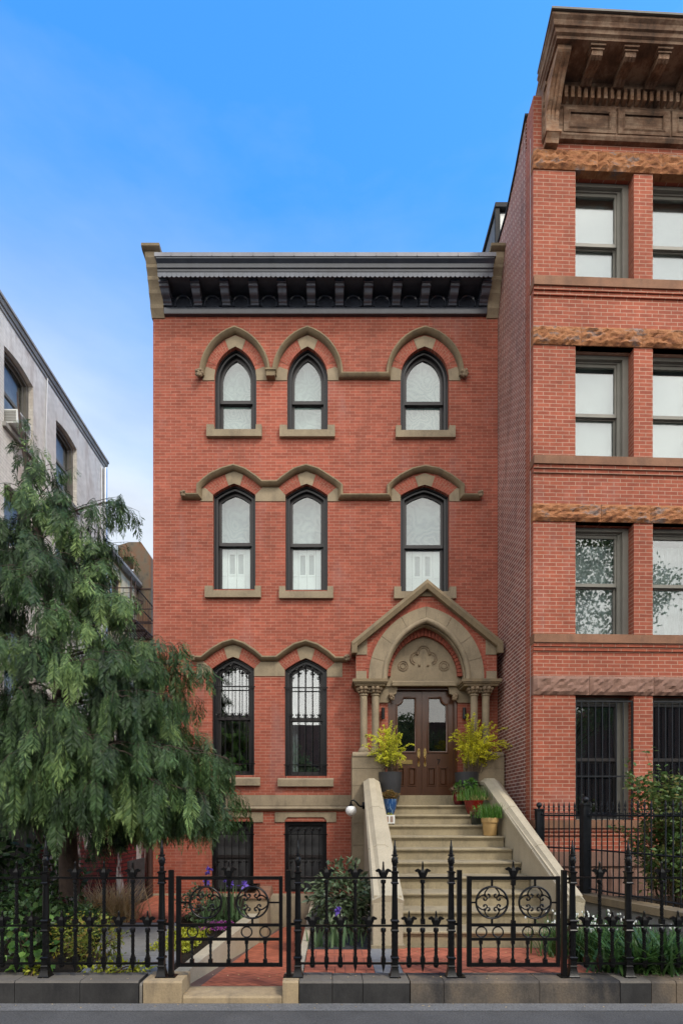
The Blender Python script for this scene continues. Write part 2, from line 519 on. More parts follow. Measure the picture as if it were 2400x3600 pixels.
M['ivy'] = leaf_mat('shade_vine_leaf', (.025, .055, .02), (.05, .10, .03), (.08, .14, .04), .4)
M['hosta'] = leaf_mat('bright_round_leaf', (.09, .20, .03), (.15, .29, .05), (.21, .36, .08), .4)
M['barberry'] = leaf_mat('chartreuse_leaf', (.10, .14, .02), (.22, .25, .03), (.28, .17, .04), .5)
M['lime'] = leaf_mat('lime_ground_leaf', (.25, .30, .02), (.40, .42, .03), (.46, .44, .04), .5)
M['gold'] = leaf_mat('golden_shrub_leaf', (.62, .64, .04), (.82, .80, .06), (.84, .72, .08), .5, .4, .2)
M['goldgreen'] = leaf_mat('golden_green_leaf', (.46, .54, .04), (.72, .74, .06), (.78, .70, .08), .5, .4, .2)
M['dry'] = leaf_mat('dry_straw', (.40, .27, .12), (.55, .40, .21), (.62, .47, .27), .8)
M['strap'] = leaf_mat('strap_leaf', (.035, .09, .022), (.07, .16, .04), (.12, .22, .06), .4)
M['iris_leaf'] = leaf_mat('blue_green_blade', (.08, .15, .07), (.13, .22, .10), (.18, .27, .13), .5)
M['grass'] = leaf_mat('pot_grass', (.04, .13, .015), (.09, .22, .03), (.15, .29, .05), .5)
M['rose'] = leaf_mat('rose_leaf', (.06, .12, .032), (.12, .20, .055), (.26, .22, .07), .45)
M['heather'] = leaf_mat('rusty_heather', (.10, .11, .025), (.22, .12, .035), (.28, .15, .045), .7)
M['sedum'] = leaf_mat('pink_sedum', (.12, .12, .05), (.25, .14, .11), (.16, .22, .07), .5)
M['violet'] = leaf_mat('violet_petal', (.10, .06, .36), (.17, .10, .50), (.25, .17, .60), .5)
M['magenta'] = leaf_mat('magenta_petal', (.30, .03, .28), (.42, .06, .38), None, .5)
M['white_bell'] = leaf_mat('white_bell_petal', (.72, .74, .66), (.82, .83, .76), None, .5, .3)
M['street_leaf'] = leaf_mat('street_tree_leaf', (.12, .17, .08), (.18, .24, .11), (.24, .29, .14), .5, .45)
SKY_SAT, SKY_HUE, SKY_VAL = 1.34, .5, 1.34
CLOUD = (2.35, 2.58, 2.9, 1)
CLOUD_BACK = (6.6, 6.35, 6.0, 1)
SKY_STR, SUN_E, EXPOSURE = .15, 1.05, 1.20
# ================================================================== the brick house
house = thing('brick_house', 'narrow red brick row house with pointed stone hood moulds, gabled doorway and black cornice',
              'house', (-.1, YF, 0))
fx = lambda p: X(p, YF)
fz = lambda p: Z(p, YF)
HX0, HX1 = fx(538), 3.302

def make_op(kind, l, r, ysp, yap, ybot):
    l, r = fx(l), fx(r); zs, za, zb = fz(ysp), fz(yap), fz(ybot)
    cx = (l+r)/2; hw = (r-l)/2; rise = za-zs
    def op(d=0.0, bottom=None):
        if kind == 'pointed':
            R = (hw*hw+rise*rise)/(2*hw)
            rr = math.sqrt(max((R-d)**2-(R-hw)**2, .01))
            A = pointed(cx, zs, hw-d, rr, 9)
        elif kind == 'low':
            A = lowarch(cx, zs-d*.62, hw-d, rise*(hw-d)/hw, .022, 6)
        else:
            A = [(cx-hw+d, zs-d), (cx+hw-d, zs-d)]
        b = zb+d if bottom is None else bottom
        return [(A[0][0], b)]+A+[(A[-1][0], b)]
    op.cx, op.hw, op.zs, op.za, op.zb = cx, hw, zs, za, zb
    op.arch = lambda d: op(d)[1:-1]
    return op

TOP = [make_op('pointed', a, b, 1326, 1218, 1512) for a, b in ((753.6, 901), (1009, 1152), (1407.5, 1577))]
MID = [make_op('low', 749, 897.7, 1739, 1700, 2072), make_op('low', 1003, 1151.4, 1740, 1701, 2075), make_op('low', 1407.4, 1578, 1741, 1704.5, 2080)]
PAR = [make_op('low', 745, 893.5, 2351, 2309, 2726), make_op('low', 1001, 1149, 2355, 2314, 2729)]
BAS = [make_op('flat', 743, 891, 2889, 2889, 3138), make_op('flat', 1000, 1148, 2889, 2889, 3138)]

XP, YP = 1.82, 10.05         # the doorway: centre line and front plane
ZL = 1.96                    # landing of the stoop
ZDOOR0, ZDOOR1 = 2.165, 4.33
mb = MB()
holes = [o() for o in TOP+MID+PAR+BAS]+[[(XP-.69, 2.0), (XP-.69, ZDOOR1), (XP+.69, ZDOOR1), (XP+.69, 2.0)]]
ZTOP = 12.25
plate(mb, [(HX0, -.6), (HX0, ZTOP), (HX1, ZTOP), (HX1, -.6)], holes, YF, .34)
mb.box(HX0, HX0+.3, YF+.345, 15.0, -.6, ZTOP)
mb.box(HX1-.3, HX1, YF+.345, 15.0, -.6, ZTOP)
mb.box(HX0+.302, HX1-.302, 14.7, 15.0, -.6, ZTOP)
mb.build('wall', M['brick'], house, smooth=0)
mb = MB(); mb.box(HX0+.02, HX1-.02, YF+.1, 14.95, ZTOP+.003, ZTOP+.1); mb.build('roof', M['tar'], house)

def rect(x0, x1, z0, z1): return [(x0, z0), (x0, z1), (x1, z1), (x1, z0)]

def house_window(op, ymeet, kind, sill, label=None):
    zm = fz(ymeet)
    m = MB()
    plate(m, op(.0, op.zb-.01), [op(.085, op.zb+.02)], YF+.10, .11)
    plate(m, op(.002, op.zb-.008), [op(.03, op.zb+.02)], YF+.07, .028)
    plate(m, op(.055, op.zb), [op(.084, op.zb+.02)], YF+.08, .018)
    w = m.build('window', M['frame'], house)
    if label: w['label'] = label
    # double-hung sash
    d0, d1 = .086, .138
    m = MB()
    plate(m, op(d0, zm-.03), [op(d1, zm+.035)], YF+.15, .045)
    x0, x1 = op.cx-op.hw+d0, op.cx+op.hw-d0
    plate(m, rect(x0, x1, op.zb+.022, zm+.028), [rect(x0+.05, x1-.05, op.zb+.095, zm-.035)], YF+.197, .045)
    m.build('sash', M['sash'], w)
    m = MB(); plate(m, op(d1-.01, zm+.03), [], YF+.17, .006); plate(m, rect(x0+.04, x1-.04, op.zb+.085, zm-.03), [], YF+.218, .006)
    m.build('pane', M['glass'] if kind in ('curtain', 'shutter') else M['glass_dark'], w)
    if kind == 'curtain':
        m = MB(); plate(m, op(.06), [], YF+.30, .01); m.build('curtain', M['curtain'], w)
    if kind == 'shutter':
        m = MB(); plate(m, op(.06, zm-.1), [], YF+.33, .01); m.build('curtain', M['curtain_grey'], w)
        m = MB()
        xs = [x0-.02+(x1-x0+.04)*k/4 for k in range(5)]
        for k in range(4):
            hol = []
            if k in (1, 2):
                c = (xs[k]+xs[k+1])/2
                hol = [rect(c-.052, c+.052, zm-.56*(zm-op.zb), zm-.14)]
            plate(m, rect(xs[k]+.004, xs[k+1]-.004, op.zb-.01, zm+.05), hol, YF+.27, .022)
            m.box(xs[k]+.03, xs[k+1]-.03, YF+.262, YF+.269, zm-.60*(zm-op.zb), zm-.585*(zm-op.zb))
        sh = m.build('shutter', M['white_paint'], w)
        m = MB(); m.box(x0, x1, YF+.30, YF+.31, op.zb, zm+.02); m.build('shutter_back', M['shutter_dim'], sh)
    # stone sill
    sl, sr, yt, yb = sill
    sl, sr = fx(sl), fx(sr)
    m = MB()
    zb = fz(yb)-.0; zt = op.zb-.012
    m.prismx([(YF-.07, zb), (YF-.07, zb+.135), (YF+.09, zt+.012), (YF+.20, zt+.012), (YF+.20, zb)], sl, sr)
    if yt:
        for a, b in ((sl+.001, op.cx-op.hw+.004), (op.cx+op.hw-.004, sr-.001)):
            m.box(a, b, YF-.066, YF+.06, zb+.06, fz(yt))
    m.build('sill', M['stone'], w)
    return w

for op, ym, si in zip(TOP, (1393.5, 1395, 1397), ((727.7, 921, 1499.6, 1541), (983.5, 1177, 1501, 1542), (1389.7, 1598, 1503, 1544))):
    house_window(op, ym, 'curtain', si)
for op, ym, si in zip(MID, (1901, 1904, 1909), ((722, 918, 2064, 2104), (981.4, 1171, 2066, 2107), (1383.7, 1600.7, 2067, 2108))):
    house_window(op, ym, 'shutter', si)

def fleur(m, x, y, z, s):
    """small cast fleur-de-lis head: lobe, side leaves, tip and collar"""
    m.lathe([(.2*s, -1.2*s), (.42*s, -1.0*s), (.2*s, -.75*s), (.28*s, -.5*s), (.5*s, .05*s), (.30*s, .55*s), (.10*s, 1.0*s), (.02*s, 1.35*s)], (x, y, z), 6)
    for q in (-1, 1):
        m.tube([(x+q*.2*s, y, z-.45*s), (x+q*.85*s, y, z-.2*s), (x+q*.95*s, y, z+.35*s), (x+q*.55*s, y, z+.5*s)], [.2*s, .22*s, .2*s, .1*s], 5)
    m.lathe([(.01, -1.5*s), (.45*s, -1.4*s), (.45*s, -1.25*s), (.01, -1.15*s)], (x, y, z), 6)

def window_guard(w, op, ycross, bars, ytop, ymid, ybot, big):
    y = YF+.015
    m = MB()
    for yc in ycross:
        m.box(op.cx-op.hw-.02, op.cx+op.hw+.02, y-.02, y+.006, fz(yc)-.010, fz(yc)+.010)
    for b, t in zip(bars, ytop):
        x = fx(b)
        m.tube([(x, y-.007, fz(ybot)), (x, y-.007, fz(t))], .0085, 6)
        fleur(m, x, y-.007, fz(t), .052 if big else .046)
        if ymid:
            fleur(m, x, y-.007, fz(ymid), .046)
    if big:
        for q in (-1, 1):
            x = op.cx+q*(op.hw-.02)
            m.tube([(x, y, fz(ycross[-1])), (x, y, op.zb-.05), (x-q*.0, y-.012, op.zb-.09)], .018, 6)
    m.build('window_guard', M['iron'], w)

for op, ym, si, dx, dy in zip(PAR, (2522, 2526), ((716, 915, None, 2763), (977, 1172, None, 2766)), (0, 256), (0, 4)):
    w = house_window(op, ym, 'dark', si)
    window_guard(w, op, [2414+dy, 2686+dy], [766+dx, 791.5+dx, 816.4+dx, 841.7+dx, 866+dx],
                 [2364+dy, 2348+dy, 2337+dy, 2350+dy, 2366+dy], 2511+dy, 2722+dy, True)
    # dim room behind the parlour glass
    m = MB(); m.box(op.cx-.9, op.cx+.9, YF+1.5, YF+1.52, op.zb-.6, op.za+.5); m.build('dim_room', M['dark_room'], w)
    if dx:
        m = MB()
        pts = [(op.cx-op.hw+.09, YF+.34), (op.cx-op.hw+.14, YF+.31), (op.cx-op.hw+.17, YF+.35), (op.cx-op.hw+.21, YF+.31), (op.cx-op.hw+.25, YF+.36)]
        for a, b in zip(pts[:-1], pts[1:]):
            m.loft([(a[0], a[1], op.zb), (b[0], b[1], op.zb), (b[0], b[1]+.01, op.zb), (a[0], a[1]+.01, op.zb)],
                   [(a[0], a[1], op.za), (b[0], b[1], op.za), (b[0], b[1]+.01, op.za), (a[0], a[1]+.01, op.za)])
        m.build('drape', M['net'], w)
parlour_left = PAR[0]

for op, dx in zip(BAS, (0, 257)):
    m = MB()
    plate(m, op(.0, op.zb), [op(.075, op.zb+.05)], YF+.09, .08)
    plate(m, op(.002, op.zb), [op(.03, op.zb+.01)], YF+.06, .029)
    w = m.build('basement_window', M['frame'], house)
    m = MB(); m.box(op.cx-op.hw+.07, op.cx+op.hw-.07, YF+.15, YF+.155, op.zb+.04, op.zs-.06); m.build('screen', M['screen'], w)
    zc = (op.zb+op.zs)/2
    m = MB(); m.box(op.cx-op.hw+.07, op.cx+op.hw-.07, YF+.125, YF+.148, zc-.03, zc+.03); m.build('sash', M['sash'], w)
    window_guard(w, op, [2934], [764+dx, 789+dx, 815+dx, 840+dx, 865+dx], [2918]*5, 3032, 3140, False)
    m = MB()
    # stone lintel with rounded lower corners
    l, r = op.cx-op.hw-.19, op.cx+op.hw+.19
    z1, z0 = fz(2856), fz(2889)
    pr = [(l, z0-.012), (l, z1), (r, z1), (r, z0-.012), (op.cx+op.hw, z0-.012), (op.cx+op.hw-.01, z0+.03), (op.cx+op.hw-.06, z0+.085),
          (op.cx-op.hw+.06, z0+.085), (op.cx-op.hw+.01, z0+.03), (op.cx-op.hw, z0-.012)]
    m.prism(pr, YF-.02, YF+.06)
    m.build('lintel', M['stone'], w)

# ---------------------------------------------------------------- arch dressings
def along(path, u):
    n = len(path)-1
    i = min(int(u*n), n-1); f = u*n-i
    a, b = path[i], path[i+1]
    return (a[0]+(b[0]-a[0])*f, a[1]+(b[1]-a[1])*f)

def dressing(op, t, u0, u1, n):
    A, B = op.arch(0.002), op.arch(-t)
    h = len(A)//2+1
    mk = MB()
    for mirror in (0, 1):
        ms, mv = MB(), MB()
        P = A[:h] if not mirror else A[::-1][:h]
        Q = B[:h] if not mirror else B[::-1][:h]
        ring = [along(P, u0+(u1-u0)*k/6) for k in range(7)]+[along(Q, u0+(u1-u0)*k/6) for k in range(6, -1, -1)]
        ms.prism(ring, YF-.003, YF-.001)
        for k in range(n):
            ua, ub = u0+(u1-u0)*(k+.08)/n, u0+(u1-u0)*(k+.92)/n
            pa, pb, qa, qb = along(P, ua), along(P, ub), along(Q, ua), along(Q, ub)
            cut = .5 if k % 2 else random.choice((.34, .66))
            f = lambda a, b, s: (a[0]+(b[0]-a[0])*s, a[1]+(b[1]-a[1])*s)
            for s0, s1 in ((.0, cut-.03), (cut+.03, 1.0)):
                mv.prism([f(pa, qa, s0), f(pb, qb, s0), f(pb, qb, s1), f(pa, qa, s1)], YF-.006, YF-.002)
        ar = mv.build('brick_arch', M['voussoir'], house, smooth=0)
        ms.build('mortar_bed', M['mortar'], ar, smooth=0)
    L, R_ = along(A[:h], u1+.01), along(A[::-1][:h], u1+.01)
    L2, R2 = along(B[:h], u1+.0), along(B[::-1][:h], u1+.0)
    mk.prism([L, A[h-1], R_, R2, B[h-1], L2], YF-.012, YF-.001)
    mk.build('keystone', M['stone'], ar)

for op in TOP: dressing(op, .205, .30, .80, 9)
for op in MID+PAR: dressing(op, .215, .02, .72, 8)

def P2(*pts): return [(fx(a), fz(b)) for a, b in pts]
def springer(pts):
    m = MB(); m.prism(P2(*pts), YF-.012, YF-.0015); m.build('springer_stone', M['stone'], house)
for l, r, zs in ((753.6, 901, 0), (1009, 1152, 0), (1407.5, 1577, 0)):
    springer([(l-40, 1338), (l-40, 1300), (l-26, 1291), (l+3.5, 1301), (l, 1326), (l, 1338)])
    springer([(r+40, 1338), (r+40, 1300), (r+26, 1291), (r-3.5, 1301), (r, 1326), (r, 1338)][::-1])
springer([(704, 1763), (704, 1722), (722, 1716), (749, 1741), (749, 1763)])
springer([(897.7, 1763), (897.7, 1741), (925, 1712), (977, 1712), (1003, 1742), (1003, 1763)])
springer([(1151.4, 1763), (1151.4, 1742), (1180, 1716), (1196, 1722), (1196, 1763)])
springer([(1367, 1763), (1367, 1722), (1382, 1716), (1407.4, 1742), (1407.4, 1763)])
springer([(1578, 1763), (1578, 1742), (1604, 1716), (1621, 1722), (1621, 1763)])
springer([(693, 2374), (693, 2326), (716, 2326), (745, 2352), (745, 2374)])
springer([(893.5, 2378), (893.5, 2352), (920, 2322), (974, 2322), (1001, 2356), (1001, 2378)])
springer([(1149, 2380), (1149, 2356), (1178, 2328), (1203, 2328), (1203, 2380)])

HOOD = [(-.045, YF-.001), (-.045, YF-.045), (-.02, YF-.088), (.012, YF-.112), (.038, YF-.104), (.052, YF-.07), (.052, YF-.001)]
def hood(path):
    m = MB(); m.ribbon(path, HOOD); return m.build('hood_mould', M['stone_dark'], house, smooth=50)
c1 = pointed(fx(827), fz(1325), .655, .886, 9)
hood(c1)
c2 = pointed(fx(1081), fz(1325), .655, .886, 9)
c3 = pointed(fx(1492), fz(1325), .722, .886, 9)
hood([c2[0]]+c2[1:-1]+[(c2[-1][0], fz(1328))]+[(c3[0][0], fz(1328))]+c3[1:])
hood(P2((640,1750),(702,1750),(702,1714),(722,1695),(745,1678),(785,1660),(822.6,1649),(860,1661),(900,1688),(921,1706),(975,1706),(997,1688),(1036,1661),(1076,1649),(1116,1661),(1156,1686),(1177,1700),(1196,1715),(1196,1752),(1367,1752),(1367,1716),(1386,1699),(1405,1684),(1450,1661),(1493,1652),(1538,1661),(1582,1684),(1602,1699),(1621,1715),(1621,1752),(1686,1752)))
hood(P2((677,2318),(712,2318),(750,2288),(785,2268),(819.7,2258),(857,2270),(895,2295),(921,2318),(973,2318),(1000,2297),(1037,2273),(1075,2262),(1113,2274),(1150,2298),(1176,2321),(1222,2321)))
def boss(px, py, r):
    m = MB(); x, z = fx(px), fz(py)
    m.ball((x, YF-.07, z), r*.75, 8, 6)
    for k in range(7):
        a = 2*PI*k/7
        m.ball((x+r*.62*math.cos(a), YF-.09-.02*(k % 2), z+r*.62*math.sin(a)), r*.42, 6, 5)
    m.build('leaf_boss', M['stone_carved'], house)
for b in ((704, 1324, .085), (1627.5, 1325, .085), (648, 1745, .065), (1684, 1745, .065), (1220, 2318, .07), (680, 2317, .06)): boss(*b)
m = MB()
m.prism(P2((936, 1316), (970, 1316), (968, 1338), (938, 1338)), YF-.13, YF-.001)
m.box(fx(934), fx(972), YF-.15, YF-.001, fz(1320), fz(1314))
m.build('corbel', M['stone_dark'], house)

# ---------------------------------------------------------------- belt course, water table
m = MB()
m.box(HX0-.02, .44, YF-.03, YF-.001, fz(2834), fz(2796)); m.build('belt_course', M['stone'], house)
m = MB()
m.prismx([(YF-.001, fz(2853)), (YF-.05, fz(2850)), (YF-.075, fz(2845)), (YF-.075, fz(2841)), (YF-.05, fz(2836)), (YF-.001, fz(2835.5))], HX0-.03, .44)
m.build('torus_moulding', M['stone'], house)
m = MB()
m.prismx([(YF-.001, -.6), (YF-.06, -.6), (YF-.06, fz(3152)), (YF-.03, fz(3143)), (YF-.001, fz(3143))], HX0-.02, .60)
m.build('water_table', M['stone'], house)
m = MB()
m.tube([(X(527, 10.28), 10.28, .0), (X(527, 10.28), 10.28, 3.4)], .058, 10)
for z in (.15, 1.6): m.lathe([(.07, -.03), (.07, .03)], (X(527, 10.28), 10.28, z), 10)
m.build('downspout', M['brown_pipe'], house)

# ---------------------------------------------------------------- main cornice
CXL, CXR = -3.285, 3.07
cor = MB()
prof = [(YF-.001, 11.66), (YF-.07, 11.66), (YF-.085, 11.70), (YF-.085, 11.765), (YF-.06, 11.80), (YF-.045, 11.80),
        (YF-.045, 12.035), (9.99, 12.035), (9.985, 12.075), (9.97, 12.085), (9.965, 12.13), (9.945, 12.135), (9.935, 12.20), (9.90, 12.235), (9.885, 12.25), (9.885, 12.275), (YF+.2, 12.30), (YF+.2, 11.66)]
cor.prismx(prof, CXL, CXR)
cornice = cor.build('cornice', M['cornice'], house, smooth=30)
m = MB(); m.prismx([(9.875, 12.277), (9.875, 12.35), (10.0, 12.40), (YF+.5, 12.44), (YF+.5, 12.30)], CXL-.03, CXR+.03)
k = -3.0
while k < 3.0:
    m.box(k-.006, k+.006, 9.868, 9.874, 12.28, 12.345); k += .385
m.build('metal_gutter', M['zinc'], cornice)
# scalloped valance
m = MB(); n = 71; w = (CXR-CXL)/n
for k in range(n):
    x = CXL+w*k
    m.prism([(x+.001, 12.07), (x+w-.001, 12.07), (x+w-.001, 12.005), (x+w*.82, 11.988), (x+w*.5, 11.978), (x+w*.18, 11.988), (x+.001, 12.005)][::-1], 9.972, 9.982)
m.build('scalloped_valance', M['cornice_highlit'], cornice, smooth=0)
def bracket_mesh(x, w):
    m = MB()
    pr = [(YF-.046, 11.80), (YF-.10, 11.80), (YF-.10, 11.83), (10.30, 11.84), (10.275, 11.87), (10.20, 11.87), (10.17, 11.885), (10.145, 11.93), (10.13, 11.95), (10.11, 11.955), (10.10, 11.98), (10.09, 12.0), (10.07, 12.005), (10.06, 12.034), (YF-.046, 12.034)]
    m.prismx(pr, x-w/2, x+w/2)
    for z, y in ((11.955, 10.108), (12.0, 10.07)):
        m.box(x-w/2-.012, x+w/2+.012, y-.01, YF-.05, z-.012, z+.012)
    return m
xs = [X(p, 10.13) for p in (686.6, 788, 890, 991, 1092.5, 1193, 1294.5, 1396, 1497, 1598)]
proto_b = None
for x in xs:
    if proto_b is None:
        proto_b = bracket_mesh(x, .155).build('bracket', M['cornice_highlit'], cornice, smooth=25); x_b = x
    else:
        c = proto_b.copy(); COL.objects.link(c); c.parent = cornice; c.location.x += x-x_b
bracket_mesh(CXL+.08, .16).build('bracket', M['cornice_highlit'], cornice, smooth=25)
bracket_mesh(CXR-.08, .16).build('bracket', M['cornice_highlit'], cornice, smooth=25)
allx = [CXL+.08]+xs+[CXR-.08]
proto_a = None
for a, b in zip(allx[:-1], allx[1:]):
    c = (a+b)/2
    if proto_a is None:
        m = MB()
        A = pointed(0, 11.86, .155, .155, 6)
        m.ribbon([(-.155, 11.805)]+A+[(.155, 11.805)], [(-.02, YF-.046), (-.02, YF-.07), (0, YF-.085), (.02, YF-.07), (.02, YF-.046)])
        for k in range(-5, 6):
            hh = .14*(1-abs(k)/7)
            m.box(k*.022-.004, k*.022+.004, YF-.055, YF-.046, 11.81, 11.86+hh)
        proto_a = m.build('arch_panel', M['cornice'], cornice, smooth=30)
        proto_a.location.x = c+.1-.0
        # mesh was built relative to the house empty; shift to the bay centre
        proto_a.location.x = c
    else:
        q = proto_a.copy(); COL.objects.link(q); q.parent = cornice; q.location.x = c

# corbelled stone piers at both ends of the cornice
for xa, xb in ((-3.545, -3.29), (3.075, 3.30)):
    m = MB()
    pr = [(YF+.25, 11.62), (YF-.02, 11.62), (YF-.04, 11.66), (10.33, 11.74), (10.32, 11.80), (10.325, 11.81), (10.30, 11.88), (10.25, 11.95), (10.24, 12.0), (10.245, 12.01),
          (10.22, 12.08), (10.175, 12.14), (10.165, 12.19), (10.17, 12.20), (10.145, 12.25), (10.10, 12.30), (10.09, 12.34), (10.095, 12.35), (10.04, 12.43), (10.02, 12.52), (YF+.4, 12.52), (YF+.4, 11.62)]
    m.prismx(pr, xa, xb)
    p = m.build('corbelled_pier', M['stone'], house, smooth=20)
    m = MB(); m.prismx([(10.0, 12.522), (9.95, 12.56), (9.95, 12.61), (YF+.5, 12.63), (YF+.5, 12.522)], xa-.045, xb+(.045 if xa < 0 else .0)); m.build('cap', M['stone_dark'], p)

# ---------------------------------------------------------------- the gabled doorway
portal = MB()
ZS = 4.36                    # top of the imposts
ae, za = 1.435, 6.235        # gable half width and apex
hole = [(XP-1.0, ZS)]+pointed(XP, ZS+.05, 1.0, 1.25, 10)+[(XP+1.0, ZS)]
side = 1.34
out = [(XP-side, ZS+.002), (XP-side, 5.06), (XP, 6.13), (XP+side, 5.06), (XP+side, ZS+.002), (XP+1.0, ZS+.002)]+pointed(XP, ZS+.05, 1.0, 1.25, 10)[::-1]+[(XP-1.0, ZS+.002)]
plate(portal, out, [], YP, YF-YP-.002)
doorway = portal.build('doorway_gable', M['brick'], house, smooth=0)
# brick ring, tan ring, roll moulding, reveal
def ring(name, hw0, r0, hw1, r1, z, ya, yb, matl, n=14):
    m = MB()
    A = pointed(XP, z, hw0, r0, n); B = pointed(XP, z, hw1, r1, n)
    plate(m, [(A[0][0], ZS+.003)]+A+[(A[-1][0], ZS+.003), (B[-1][0], ZS+.003)]+B[::-1]+[(B[0][0], ZS+.003)], [], ya, yb-ya)
    return m.build(name, matl, doorway, smooth=40)
m = MB()
A = pointed(XP, ZS+.05, 1.10, 1.345, 24); B = pointed(XP, ZS+.05, 1.175, 1.43, 24)
for i in range(48):
    f = lambda a, b, s: (a[0]+(b[0]-a[0])*s, a[1]+(b[1]-a[1])*s)
    m.prism([f(A[i], A[i+1], .06), f(B[i], B[i+1], .06), f(B[i], B[i+1], .94), f(A[i], A[i+1], .94)], YP-.006, YP-.0015)
m.build('brick_ring', M['voussoir'], doorway, smooth=0)
m = MB()
A = pointed(XP, ZS+.05, 1.10, 1.345, 25); B = pointed(XP, ZS+.05, .83, 1.14, 25)
cutl = (0, 5, 11, 18, 25, 32, 39, 45, 50)
for i0, i1 in zip(cutl[:-1], cutl[1:]):
    for i in range(i0, i1):
        lerp = lambda P, s: (P[i][0]+(P[i+1][0]-P[i][0])*s, P[i][1]+(P[i+1][1]-P[i][1])*s)
        s0 = .05 if i == i0 and i0 else 0; s1 = .95 if i == i1-1 and i1 < 50 else 1
        m.prism([lerp(A, s0), lerp(B, s0), lerp(B, s1), lerp(A, s1)], YP-.02, YP+.12)
m.box(XP-1.10, XP-.83, YP-.02, YP+.12, ZS+.003, ZS+.05); m.box(XP+.83, XP+1.10, YP-.02, YP+.12, ZS+.003, ZS+.05)
m.build('stone_arch', M['stone'], doorway, smooth=0)
ring('arch_reveal', .99, 1.22, .755, 1.03, ZS+.05, YP+.121, YF-.004, M['stone'])
m = MB()
A = pointed(XP, ZS+.05, .80, 1.09, 14)
m.ribbon([(A[0][0], ZS+.003)]+A+[(A[-1][0], ZS+.003)], [(.052*math.cos(2*PI*k/9), YP+.005+.058*math.sin(2*PI*k/9)) for k in range(9)])
m.ribbon([(A[0][0], ZS+.003)]+A+[(A[-1][0], ZS+.003)], [(-.052+.02*math.cos(2*PI*k/6), YP+.075+.02*math.sin(2*PI*k/6)) for k in range(6)])
m.build('roll_moulding', M['stone'], doorway, smooth=60)
m = MB()
A = pointed(XP, ZS+.13, .756, .95, 16); B = pointed(XP, ZS+.13, .655, .80, 16)
for i in range(32):
    f = lambda a, b, s: (a[0]+(b[0]-a[0])*s, a[1]+(b[1]-a[1])*s)
    m.prism([f(A[i], A[i+1], .07), f(B[i], B[i+1], .07), f(B[i], B[i+1], .93), f(A[i], A[i+1], .93)], YF-.15, YF-.075)
m.build('inner_brick_ring', M['voussoir'], doorway, smooth=0)
# tympanum with carved foils
m = MB()
T = pointed(XP, ZS+.13, .74, .93, 14)
plate(m, [(XP-.74, ZDOOR1-.012)]+T+[(XP+.74, ZDOOR1-.012)], [], YF-.07, .066)
m.prismx([(YF-.071, ZDOOR1-.012), (YF-.105, ZDOOR1-.012), (YF-.11, ZDOOR1+.06), (YF-.085, ZDOOR1+.085), (YF-.071, ZDOOR1+.085)], XP-.62, XP+.62)
tym = m.build('tympanum', M['stone'], doorway, smooth=40)
m = MB()
zc = Z(2306, 10.36); s = 1/178.6
def arc(cx, cz, r, a0, a1, t, n=12):
    pts = [(cx+r*math.cos(rad(a0+(a1-a0)*k/n)), YF-.075, cz+r*math.sin(rad(a0+(a1-a0)*k/n))) for k in range(n+1)]
    m.tube(pts, t, 5)
for r, t in ((.125, .016), (.085, .012)):
    arc(XP, zc+.07, r, 5, 175, t); arc(XP-.135, zc-.055, r, 65, 250, t); arc(XP+.135, zc-.055, r, 115, -70, t)
for q in (-1, 1):
    arc(XP+q*.40, zc-.20, .095, 0, 360, .012, 16); arc(XP+q*.40, zc-.20, .055, 0, 360, .012, 12)
    m.ball((XP+q*.115, YF-.085, zc+.035), .028, 6, 5); m.ball((XP+q*.085, YF-.08, zc-.19), .026, 6, 5)
m.build('carved_foil', M['stone_carved'], tym, smooth=50)
# gable coping
m = MB()
ex, ez = 1.437, 5.05
pth = [(XP-ex, ez), (XP, za), (XP+ex, ez)]
m.ribbon(pth, [(-.135, 9.93), (-.135, YP+.0), (-.13, YF-.001), (.0, YF-.001), (.0, 9.93), (-.06, 9.90)])
for q in (-1, 1):
    a, b = sorted((XP+q*(ex-.012), XP+q*(ex-.115)))
    m.prismx([(9.91, 4.84), (9.91, 5.03), (YF-.002, 5.03), (YF-.002, 4.92)], a, b)
m.build('gable_coping', M['stone_dark'], doorway, smooth=20)
m = MB()
m.prism([(XP-.16, 5.95), (XP, 6.10), (XP+.16, 5.95)], YP-.03, YP-.0015)
m.build('apex_stone', M['stone_dark'], doorway)
for q in (-1, 1):
    m = MB()
    m.prism([(XP+q*side, 4.84), (XP+q*side, 5.02), (XP+q*(side-.09), 5.12), (XP+q*(side-.21), 5.20), (XP+q*(side-.21), 4.84)][::q], YP-.014, YP-.0015)
    m.build('kneeler_stone', M['stone'], doorway)
    m = MB(); a, b = sorted((XP+q*side, XP+q*(side-.2)))
    m.box(a, b, YP-.012, YP-.0015, ZS+.01, ZS+.17)
    m.build('springer_stone', M['stone'], doorway)
